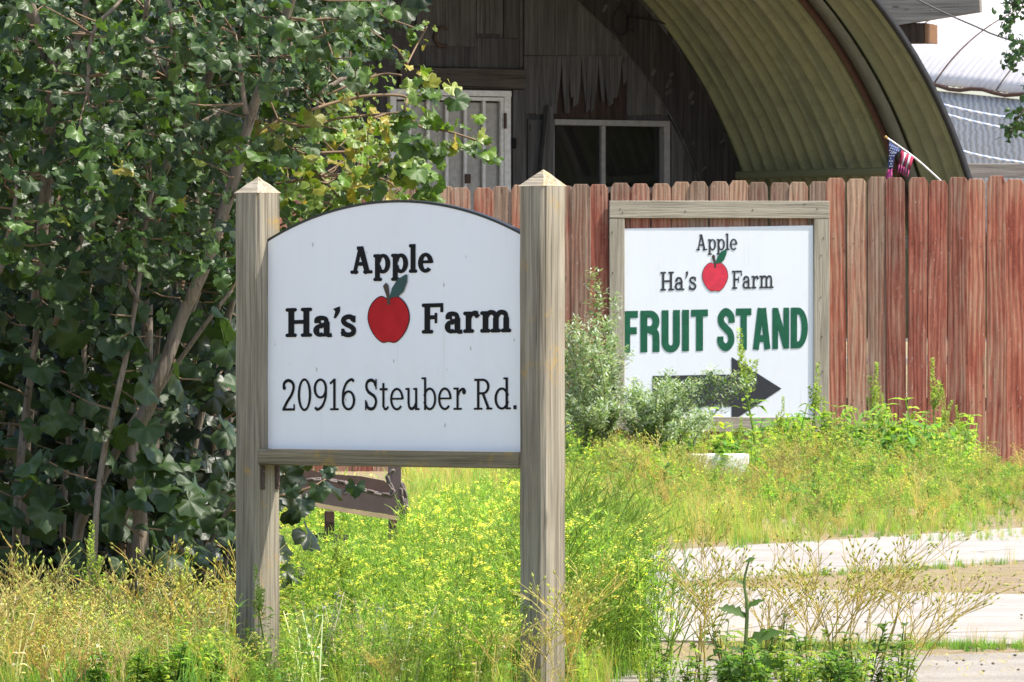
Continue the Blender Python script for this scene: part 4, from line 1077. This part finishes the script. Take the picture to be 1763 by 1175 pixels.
# ------------------------------------------------------------------ tree at the right edge
tree = empty('street_tree', Vector((P(2010, 0, 45).x, 45, 0)), 'tree whose leafy twigs hang in at the top right corner', 'tree')
tx = P(2010, 0, 45).x
tube('trunk', [(tx, 45, -.1), (tx+.03, 45, 1.2), (tx-.04, 45.05, 2.4), (tx+.05, 45, 3.6)], .11, .05, M_bark, tree, 10, .05)
tt = TB(); tl = []
SM = [lobed_leaf(9, 40+s, 3) for s in range(4)]
for path in ([(2010, 60), (1900, -60), (1790, -30), (1755, 20), (1735, 55)], [(2010, 0), (1880, -40), (1775, 60), (1748, 95), (1740, 105)], [(2010, 120), (1880, 90), (1790, 130), (1762, 190), (1745, 215), (1742, 232)], [(2010, -80), (1850, -160), (1770, -60), (1752, -5), (1728, 20)], [(2010, -120), (1950, -300), (1850, -350)], [(2010, 150), (1930, 60), (1800, 180), (1775, 235)]):
    q = spline([P(x, y, 45) for x, y in path], 5); tt.stalk([tuple(v) for v in q], .010, .003, np.array((.12, .08, .05)), 4)
    for v in q[8:]:
        for _ in range(5):
            nm = np.array([random.gauss(.2, .6), random.gauss(-.6, .4), random.gauss(.4, .5)]); tp = (random.gauss(0, .7), random.gauss(0, .5), random.gauss(-.5, .5))
            tl.append((random.randrange(4), np.array(v)+np.array([random.gauss(0, .028), random.gauss(0, .05), random.gauss(0, .028)]), orient(nm, tp)*random.uniform(.035, .06), np.array((.04, .085, .025))*random.uniform(.7, 1.4)))
for _ in range(900):
    a = np.array([random.gauss(tx+.5, .55), random.gauss(45, .6), random.gauss(3.6, .6)])
    if to_px(a)[0] > 1800: tl.append((random.randrange(4), a, orient((random.gauss(0, 1), random.gauss(0, 1), random.gauss(.5, 1)), (random.gauss(0, 1), .1, -.6))*random.uniform(.05, .09), np.array((.04, .085, .025))*random.uniform(.7, 1.4)))
b_ = obj('branches', npmesh('branches', *tt.done()), M_twig, tree); stuff('crown', SM, tl, M_leaf, None, None, tree)
# ------------------------------------------------------------------ weeds and grass
def rv(a, b): return random.uniform(a, b)
def hd(): a = rv(0, 6.283); return np.array([math.cos(a), math.sin(a), 0.])
LIME = np.array((.25, .36, .075)); GRN = np.array((.10, .19, .04)); DRY = np.array((.48, .40, .19)); YEL = np.array((.78, .74, .20))
def grass(n, h, spread, c, wd=.004, lean=.35):
    t = TB()
    for _ in range(n):
        d = hd(); L = h*rv(.45, 1.1); b = hd()*rv(0, spread); k = lean*rv(.3, 1.6)
        pts = [b, b+np.array([0, 0, L*.4])+d*L*k*.15, b+np.array([0, 0, L*.75])+d*L*k*.45, b+np.array([0, 0, L*(.98-k*.25)])+d*L*k]
        t.ribbon(pts, wd*rv(.7, 1.3), .0005, c*rv(.7, 1.35)*np.array((rv(.85, 1.35), 1, 1)), np.cross(d, (0, 0, 1)))
    return t.done()
def mustard(h, seed):
    random.seed(seed); t = TB()
    for _ in range(random.randint(4, 6)):
        d = hd(); L = h*rv(.65, 1.1); b = hd()*.03
        path = spline([b, b+np.array([0, 0, L*.5])+d*L*.12, b+np.array([0, 0, L])+d*L*rv(.15, .4)], 4)
        t.stalk(path, .0022, .0012, LIME*rv(.8, 1.1), 3)
        for p in path[1:]:
            for _ in range(5):
                e = hd()+np.array([0, 0, rv(-.1, .9)]); l = L*rv(.06, .16)
                t.ribbon([p, p+e*l*.5, p+e*l-np.array([0, 0, l*.2])], .006, .0015, (LIME if random.random() < .5 else GRN)*rv(.8, 1.4))
        for k in range(random.randint(2, 3)):
            p = path[random.randint(3, len(path)-2)]; e = hd()*rv(.3, .8)+np.array([0, 0, 1.]); l = L*rv(.12, .3)
            q = p+e*l; t.stalk([p, p+e*l*.5+hd()*.006, q], .0012, .0009, LIME, 3)
            for _ in range(4):       # thin pods
                s = rv(.4, .95); a = p+(q-p)*s; t.ribbon([a, a+(hd()*.6+np.array([0, 0, .7]))*rv(.012, .022)], .0018, .0008, LIME*.9)
            if random.random() < .55: flower(t, q)
        if random.random() < .4: flower(t, path[-1])
    return t.done()
def flower(t, q, c=YEL):
    for _ in range(random.randint(10, 16)):
        o = q+np.array([random.gauss(0, .0065), random.gauss(0, .0065), random.gauss(0, .004)]); u = hd()*.0042; n = np.cross(u, (hd()*.4+np.array([0, 0, 1.]))); n = n/np.linalg.norm(n)*.0042
        t.add([o-u, o-n, o+u, o+n], [(0, 1, 2), (0, 2, 3)], c*rv(.75, 1.15)*np.array((1, rv(.9, 1.05), 1)))
def dryweed(h, seed, col=DRY, pods=True):
    random.seed(seed); t = TB()
    def br(p, d, L, r, lev):
        e = p+d*L+np.array([random.gauss(0, .02), random.gauss(0, .02), 0])*L*2; m = (p+e)/2+hd()*L*.05
        t.stalk([p, m, e], r, r*.65, col*rv(.75, 1.25), 3)
        if lev == 0:
            if pods: t.blob(e, .0034, (col*.6+LIME*.5)*rv(.7, 1.2), 2.8, d)
            return
        for _ in range(random.randint(2, 4)):
            s = rv(.35, 1.0); q = p+(e-p)*s
            nd = d*.8+hd()*rv(.45, .95)+np.array([0, 0, .15]); nd /= np.linalg.norm(nd)
            br(q, nd, L*rv(.45, .75), r*.7, lev-1)
    for _ in range(random.randint(2, 4)):
        d = np.array([0, 0, 1.])+hd()*rv(.1, .55); d /= np.linalg.norm(d); br(hd()*.02, d, h*rv(.45, .65), .0027, 3)
    return t.done()
def leafy(h, seed, c=GRN, n=16, L=.06):
    random.seed(seed); t = TB()
    for _ in range(random.randint(2, 4)):
        d = hd(); hh = h*rv(.6, 1.1); path = [np.zeros(3), np.array([0, 0, hh*.5])+d*hh*.1, np.array([0, 0, hh])+d*hh*.25]
        t.stalk(path, .003, .0015, c*1.2, 4)
        for k in range(n):
            s = rv(.1, 1); p = path[0]*(1-s)**2+2*path[1]*s*(1-s)+path[2]*s*s
            t.leaf(p, hd()+np.array([0, 0, rv(-.1, .6)]), L*rv(.6, 1.2), L*rv(.28, .5), c*rv(.7, 1.4)*np.array((rv(.8, 1.3), 1, 1)), rv(.1, .5))
    return t.done()
def amaranth(h, seed, spikes=4):
    random.seed(seed); st = TB(); lf = TB(); sp = TB(); c = np.array((.18, .26, .06))
    def spike(b, d, L):
        d = d/np.linalg.norm(d)
        for k in range(int(L/.0013)):
            s = k/(L/.0013); r = .020*(1-s*.75)*rv(.7, 1.2); e = hd(); q = b+d*L*s+e*r*.6
            sp.leaf(q, e+np.array([0, 0, .8]), .012, .008, np.array((.26, .33, .10))*rv(.65, 1.35), 0)
    d = hd()*rv(0, .12); top = np.array([0, 0, h*.62])+d*h; path = [np.zeros(3), np.array([0, 0, h*.3])+d*h*.3, top]
    st.stalk(path, .005, .003, c*1.1, 5); spike(top-np.array([0, 0, .01]), np.array([d[0], d[1], 1.]), h*.38)
    for _ in range(spikes):
        s = rv(.6, 1); p = path[1]*(1-s)+top*s if s < 1 else top; e = hd()*rv(.15, .45)+np.array([0, 0, 1.]); spike(p+e*.02, e, h*rv(.12, .24))
    for k in range(26):
        s = rv(.15, 1.0); p = path[0]*(1-s)**2+2*path[1]*s*(1-s)+top*s*s; e = hd()
        l = h*.15*rv(.5, 1.1)*(1.25-s*.6); b = p+e*l*.5+np.array([0, 0, l*.15]); st.stalk([p, b], .0013, .001, c, 3)
        lf.leaf(b, e+np.array([0, 0, rv(-.2, .5)]), l, l*.55, c*rv(.65, 1.5)*np.array((rv(.8, 1.2), 1, 1)), rv(.1, .5))
    return st.done(), lf.done(), sp.done()
TG = [grass(22, .20, .05, LIME*.95) for _ in range(4)]+[grass(18, .24, .05, DRY*.9, .0025, .5) for _ in range(3)]+[grass(24, .10, .06, GRN*1.5, .005) for _ in range(3)]+[grass(16, .28, .05, GRN*1.4, .006, .5) for _ in range(2)]
TMU = [mustard(.36, 100+i) for i in range(6)]
TDR = [dryweed(.34, 200+i) for i in range(6)]
TFI = [dryweed(.40, 300+i, LIME*.9, False) for i in range(4)]
TLF = [leafy(.16, 400+i) for i in range(4)]+[leafy(.20, 420+i, LIME*.8, 14, .05) for i in range(3)]
TLF += [leafy(.24, 440+i, np.array((.50, .48, .42)), 5, .035) for i in range(2)]
TAM = [amaranth(.5, 500+i) for i in range(4)]
random.seed(11)
def at(px, D): return np.array([(px-881.5)/F*D, D, 0.])
def rs(s, flat=1.0): A = rotz(rv(0, 6.283))*s; A[:, 2] *= flat; return A
def tint(a=.75, b=1.25): v = rv(a, b); return np.array((v*rv(.92, 1.1), v, v*rv(.85, 1.1)))
def clump(p, f): return math.sin(3.7*p[0]+.9*p[1]+f)+math.sin(-5.3*p[0]+1.4*p[1]+2.1*f)+.6*math.sin(9.1*p[0]+2.2*p[1]+f*3)
def field(n, px0, px1, d0, d1, ks, s0, s1, ok=None, a=.75, b=1.2):
    out = []; ph = rv(0, 50)
    while len(out) < n:
        D = math.sqrt(rv(d0*d0, d1*d1)); px = rv(px0, px1); p = at(px, D)
        if ok and not ok(px, D, p): continue
        cv = clump(p, ph)
        if cv < rv(-1.9, .7): continue
        out.append((random.choice(ks), p, rs(rv(s0, s1)*(.88+.08*cv)), tint(a, b)))
    return out
def left_of_drive(px, D, p):          # plants keep off the concrete
    e = .38+.08*math.sin(D*1.3)
    if 24 < D < 29.5: e = .42
    return p[0] < e-rv(0, .12) if D < 33.6+.55*p[0] else True
nobush = lambda px, D, p: left_of_drive(px, D, p) and (px > 420 or D < 22.3)
def pcut(p):                      # low growth right in front of the two posts
    px = to_px(p)[0]
    if p[1] < 20.55 and 870 < px < 1000: return .30
    if p[1] < 21.25 and 385 < px < 505: return .50
    return 1.0
def sc_d(items, f=lambda p: 1.0):
    return [(k, p, A*f(p)*pcut(p), t) for k, p, A, t in items]
def fgh(p):                       # lower plants in front of the steel blade
    px = to_px(p)[0]
    return .68 if p[1] < 28 and 470 < px < 720 else .85
gr = field(900, 400, 1200, 20.2, 30, [0, 1, 2, 3, 3, 7, 8, 9, 10], .6, 1.0, nobush)
gr += field(620, -60, 560, 19.9, 22.4, [0, 1, 3, 7, 8, 9, 7, 8, 9, 10], .5, .95)+field(420, 500, 1050, 19.9, 21.5, [0, 1, 2, 3, 7, 8, 9, 5], .5, .95)
gr += field(260, -60, 1000, 20.2, 22.6, [4, 5, 6, 0, 1], .6, 1.1)
gr += field(1300, 430, 1300, 30, 40, [0, 1, 2, 3, 4, 5, 8], .6, 1.1, left_of_drive)
stuff('meadow_grass', TG, sc_d(gr, fgh), M_weed, 'green and straw grass growing round the sign posts', 'grass')
def vh(p):
    D = p[1]-.5*p[0]; px = to_px(p)[0]
    f = .38+.55*min(1, max(0, (D-39)/9))
    if px > 1640: f *= max(.5, 1-(px-1640)/160)
    if 1175 < px < 1305 and 43 < p[1] < 50.1: f *= .62
    return f
off_drive = lambda px, D, p: D > 34.3+.50*p[0]+rv(0, .5) and left_of_drive(px, D, p)
gr = field(6500, 700, 1900, 35, 54.4, [0, 1, 2, 3, 4, 5, 6, 8, 9, 10], .8, 1.3, off_drive, .8, 1.3)
stuff('verge_grass', TG, sc_d(gr, vh), M_weed, 'lime green grass verge between the driveway and the fence', 'grass')
mu = field(110, 380, 1000, 19.9, 21.3, range(6), .6, .95, None, .8, 1.2)+field(60, -60, 400, 19.9, 22, range(6), .5, .8, None, .8, 1.2)+field(300, 480, 1000, 21.3, 27, range(6), .75, 1.1, nobush, .85, 1.25)+field(420, 470, 1130, 24, 34, range(6), .75, 1.1, left_of_drive, .85, 1.3)+field(110, 950, 1140, 20.8, 25, range(6), .9, 1.2, left_of_drive, .8, 1.2)
stuff('yellow_mustard', TMU, sc_d(mu, fgh), M_weed, 'yellow-flowered mustard weeds massed between and behind the posts', 'wildflowers')
mu = field(260, 960, 1800, 36, 52, range(6), .8, 1.15, lambda px, D, p: D > 35+.5*p[0], .9, 1.3)
stuff('verge_mustard', TMU, sc_d(mu, lambda p: vh(p)*.95), M_weed, 'sparse yellow-flowered weeds on the verge before the fence', 'wildflowers')
dr = field(40, -60, 430, 20.9, 22.2, range(6), .7, 1.15, None, .8, 1.25)+field(32, -60, 420, 19.9, 20.9, range(6), .6, .95, None, .8, 1.25)+field(22, 380, 1000, 19.9, 21.6, range(6), .45, .8, None, .8, 1.2)+[(i % 6, at(px, D), rs(s_), tint()) for i, (px, D, s_) in enumerate(((905, 20.2, .7), (960, 20.15, .95), (985, 20.25, .9), (940, 20.1, .6)))]
stuff('dry_stalks', TDR, sc_d(dr[:-4])+dr[-4:], M_weed, 'tangle of straw-coloured seeding stalks at the lower left', 'dry weeds')
dr = field(190, 980, 1830, 37, 53, range(6), .9, 1.4, lambda px, D, p: D > 36+.5*p[0], .8, 1.3)
stuff('verge_stalks', TDR, sc_d(dr, vh), M_weed, 'orange dry stalks scattered over the verge before the fence', 'dry weeds')
lf = field(120, -60, 420, 20.0, 22, range(7), .5, .9, None, .9, 1.3)+field(150, 400, 1010, 20.0, 22, range(7), .5, .95, None, .9, 1.5)+field(110, -60, 1010, 20, 22.2, [7, 8], .6, 1.1)+field(70, 1120, 1560, 20.1, 20.85, [0, 1, 2, 3, 4, 5, 6], .35, .75, None, .8, 1.2)+field(60, 900, 1150, 20.3, 24, range(7), .6, 1.1, left_of_drive, .9, 1.3)+field(300, 480, 1000, 22, 30, range(7), .7, 1.1, nobush)
stuff('leafy_weeds', TLF, sc_d(lf), M_weed, 'low broad-leaved green weeds round the foot of the posts', 'weeds')
lf = field(120, 1230, 1680, 50, 54.4, range(7), 1.7, 2.8, lambda px, D, p: clump(p, 4) > -.4, .9, 1.5)+field(900, 880, 1900, 38, 54.3, range(7), 1.0, 1.9, lambda px, D, p: D > 37+.5*p[0], .8, 1.3)
stuff('verge_weeds', TLF, sc_d(lf, vh), M_weed, 'broad-leaved weeds along the foot of the fence', 'weeds')
fi = field(60, 960, 1150, 20.8, 27, range(4), .8, 1.2, left_of_drive, .7, 1.1)
stuff('feathery_weeds', TFI, fi, M_weed, 'fine feathery green stems right of the sign post', 'weeds')
# single seeding stalks standing in front of the concrete
DRP = [dryweed(.46, 700+i, np.array((.44, .36, .14))) for i in range(5)]; LPL = [leafy(.20, 720+i, np.array((.10, .17, .05)), 8, .06) for i in range(5)]
for i, (px, D, s, lab) in enumerate(((1140, 21.6, .8, 'seeding weed closest to the post, before the concrete'), (1205, 20.7, .85, 'second seeding weed from the post, before the concrete'), (1245, 21.3, .9, 'third seeding weed from the post, before the concrete'), (1310, 20.5, .85, 'fourth seeding weed from the post, before the concrete'),
                                   (1345, 21.0, .9, 'fifth seeding weed from the post, before the concrete'), (1390, 20.6, .95, 'sixth seeding weed from the post, before the concrete'), (1435, 21.2, .95, 'fourth seeding weed from the right, before the concrete'),
                                   (1470, 20.5, .85, 'third seeding weed from the right, before the concrete'), (1500, 20.9, .9, 'second seeding weed from the right, before the concrete'), (1550, 20.6, .85, 'rightmost seeding weed before the concrete'))):
    e = empty('seeding_weed', Vector(at(px, D)), lab, 'weed', 'seeding weeds before the concrete'); V, Fc, C = DRP[i % 5]; V = V @ rotz(i*1.1).T
    sh = np.array([[1, 0, .35 if px > 1350 else .12], [0, 1, 0], [0, 0, 1.]])
    obj('stalks', npmesh('stalks', (V*s) @ sh.T, Fc, C), M_weed, e, WM[e]); V, Fc, C = LPL[i % 5]
    obj('leaves', npmesh('leaves', V*s, Fc, C), M_weed, e, WM[e])
def jag(t, p, d, L, W, c):
    p = np.array(p, float); d = np.array(d, float); d /= np.linalg.norm(d); sd = np.cross(d, (0, -.75, .66)); sd /= np.linalg.norm(sd); n = np.cross(sd, d); k = 9; V = []
    for i in range(k+1):
        s = i/k; m_ = p+d*L*s-np.array([0, 0, 1])*L*.25*s*s; wv = W*.5*math.sin(math.pi*min(1, s*.9+.08))**.8*(1.15 if i % 2 else .72)
        V += [m_-sd*wv+n*wv*.35, m_, m_+sd*wv+n*wv*.35+np.array([0, 0, rv(-.003, .003)])]
    Fs = []
    for i in range(k):
        for j in (0, 1): a = 3*i+j; Fs += [(a, a+1, a+4), (a, a+4, a+3)]
    t.add(V, Fs, c)
def thistle():
    t = TB(); st = TB(); st.stalk(spline([(0, 0, 0), (.012, 0, .2), (.005, 0, .28), (.02, 0, .34)], 4), .006, .002, np.array((.16, .21, .08)), 6)
    for z, a, l in ((.10, 2.9, .05), (.12, .2, .11), (.19, 3.0, .085), (.21, .4, .06), (.27, 2.7, .035), (.33, .5, .03), (.05, .1, .12), (.04, 3.4, .08)):
        jag(t, (.01, 0, z), (math.cos(a), -.3*abs(math.sin(a))-.1, rv(.4, .8)), l, l*.34, np.array((.10, .17, .05))*rv(.8, 1.3))
    return st.done(), t.done()
e = empty('wild_lettuce', Vector(at(1278, 20.3)), 'upright broad-leaved stalk standing alone left of the seeding weeds', 'weed')
a_, b_ = thistle(); obj('stalk', npmesh('stalk', *a_), M_weed, e, WM[e]); obj('leaves', npmesh('leaves', *b_), M_weed, e, WM[e])
# amaranth plants
AM = [(1305, 52, 1.75, 'tall amaranth spike rising across the arrow head'), (1392, 52.6, 1.35, 'amaranth spike before the right frame board of the fruit sign'), (1345, 52.3, .95, 'short amaranth below the arrow tip'),
      (1420, 52.6, .95, 'short amaranth just right of the fruit sign frame'), (1497, 52.5, 1.35, 'amaranth spike alone against the red fence right of the fruit sign'), (1525, 51.5, 1.0, 'short amaranth between the two taller fence spikes'),
      (1610, 52, 1.4, 'thick amaranth spike before the fence toward the right'), (1632, 51.6, 1.05, 'amaranth beside the thick fence spike, on its right'), (1655, 52.2, .85, 'small rightmost amaranth before the fence'),
      (1060, 37, .72, 'leafy amaranth clump just right of the sign post'), (1010, 35.5, .7, 'dark amaranth spikes close behind the right post'), (1180, 51, .8, 'amaranth left of the white carton'), (1262, 50.5, .75, 'amaranth right before the white carton'),
      (460, 20.95, .62, 'grey-green amaranth against the left sign post'), (590, 23.2, .75, 'amaranth spike among the yellow flowers below the blade'), (155, 22.0, .80, 'tall pale amaranth spike before the dark shrub'), (300, 21.9, .66, 'bent pale amaranth spike beside the left post, before the shrub')]
ame = [[npmesh(n, *d) for n, d in zip(('stem', 'leaves', 'seed_spikes'), t)] for t in TAM]
for i, (px, D, s, lab) in enumerate(AM):
    e = empty('amaranth', Vector(at(px, D)), lab, 'weed', 'amaranth plants'); M4 = WM[e] @ Matrix.Rotation(rv(0, 6.28), 4, 'Z') @ Matrix.Scale(s*(1.12 if D > 45 else 1.0), 4)
    for me in ame[i % 4]: obj(me.name.split('.')[0], me, M_weed, e, M4)
# silvery saltbush before the fruit stand sign
def saltbush(name, label, base, pts, n, seed):
    random.seed(seed); e = empty(name, Vector(base), label, 'shrub', 'silvery shrubs before the fence'); st = TB(); lf = TB()
    for (px, py, d) in pts:
        tip = np.array(P(px, py, d)); b = np.array(base)+np.array([rv(-.1, .1), rv(-.1, .1), 0]); m = (b+tip)/2+np.array([rv(-.06, .06), rv(-.1, .1), .10])
        path = spline([b, m, tip], 7); st.stalk(path, .006, .002, np.array((.20, .19, .12)), 4)
        for p in path[3:]:
            for _ in range(n):
                q = np.array(p)+hd()*rv(0, .05)+np.array([0, 0, rv(-.03, .05)]); d_ = hd()*.8+np.array([0, 0, rv(-.2, .9)])
                lf.leaf(q, d_, rv(.03, .055), rv(.009, .014), random.choice([np.array((.27, .33, .22)), np.array((.42, .47, .38)), np.array((.14, .23, .08))])*rv(.8, 1.3), .1)
    obj('stems', npmesh('stems', *[x-np.array(base) if k == 0 else x for k, x in enumerate(st.done())]), M_silver, e, WM[e])
    o = obj('leaves', npmesh('leaves', *[x-np.array(base) if k == 0 else x for k, x in enumerate(lf.done())]), M_silver, e, WM[e]); o['kind'] = 'stuff'
random.seed(5)
pts = [(rv(965, 1062), rv(560, 730), rv(49.6, 51)) for _ in range(34)]+[(1022, 475, 50.5), (1030, 510, 50.5), (990, 560, 50.2), (1000, 575, 50), (1060, 520, 50.8), (1048, 560, 50.6), (1080, 610, 50.6)]
saltbush('saltbush', 'tall silvery shrub at the left edge of the fruit stand sign', at(1015, 50.4), pts, 30, 21)
pts = [(rv(1075, 1225), rv(650, 750), rv(49.8, 51.3)) for _ in range(36)]+[(1240, 650, 50.6), (1265, 655, 50.6), (1225, 645, 50.6), (1150, 648, 50.5), (1290, 660, 50.7)]
saltbush('saltbush', 'low silvery shrub covering the tail of the arrow', at(1140, 50.6), pts, 30, 22)
ed = []
for _ in range(420):
    y_ = random.choice([1114, 1114, 1118, 1003]); px = rv(1240, 1830); py = y_+rv(-1.5, 5)+(0 if y_ > 1100 else -(px-1188)*.0609)
    ed.append((random.choice([7, 8, 9, 4]), np.array(G(px, py)), rs(rv(.15, .42)), tint()))
stuff('edge_grass', TG, ed, M_weed, 'thin line of dry grass along the concrete edges', 'grass')
lt = TB()
for _ in range(1500):
    px = rv(1120, 1830); py = random.choice([rv(985, 1032), rv(1108, 1172), rv(925, 1110)])
    if 1030 < py < 1108 and random.random() < .8: continue
    p = np.array(G(px, py)); p[2] = .009; d = hd(); l = rv(.01, .05)
    lt.ribbon([p, p+d*l*.5+np.array([0, 0, rv(0, .01)]), p+d*l], rv(.0015, .004), .001, DRY*rv(.4, 1.1), np.cross(d, (0, 0, 1)))
V, Fc, C = lt.done(); cc = V.mean(0); cc[2] = 0
o = tag(obj('straw_litter', npmesh('straw_litter', V-cc, Fc, C), M_weed, None, Matrix.Translation(Vector(cc))), 'dead straw scattered over the dirt and concrete', 'litter', kind='stuff')
# stones and pebbles on the concrete and the dirt
def stone(seed):
    rg = np.random.default_rng(seed); t = TB(); t.blob((0, 0, .3), 1.0, np.ones(3), .6); V, Fc, C = t.done(); return V*(1+rg.uniform(-.25, .25, V.shape)), Fc, C
ST = [stone(i) for i in range(4)]; it = []
for _ in range(260):
    px = rv(1180, 1800); py = random.choice([rv(985, 1030), rv(1115, 1165), rv(1040, 1110), rv(975, 1040)]); p = np.array(G(px, py)); p[2] = .012
    if 1035 < py < 1110 and random.random() < .7: continue
    it.append((random.randrange(4), p, rs(rv(.002, .008)), np.array((.24, .20, .17))*rv(.5, 1.3)))
stuff('pebbles', ST, it, M_weed, 'loose pebbles strewn on the concrete and dirt', 'pebbles')
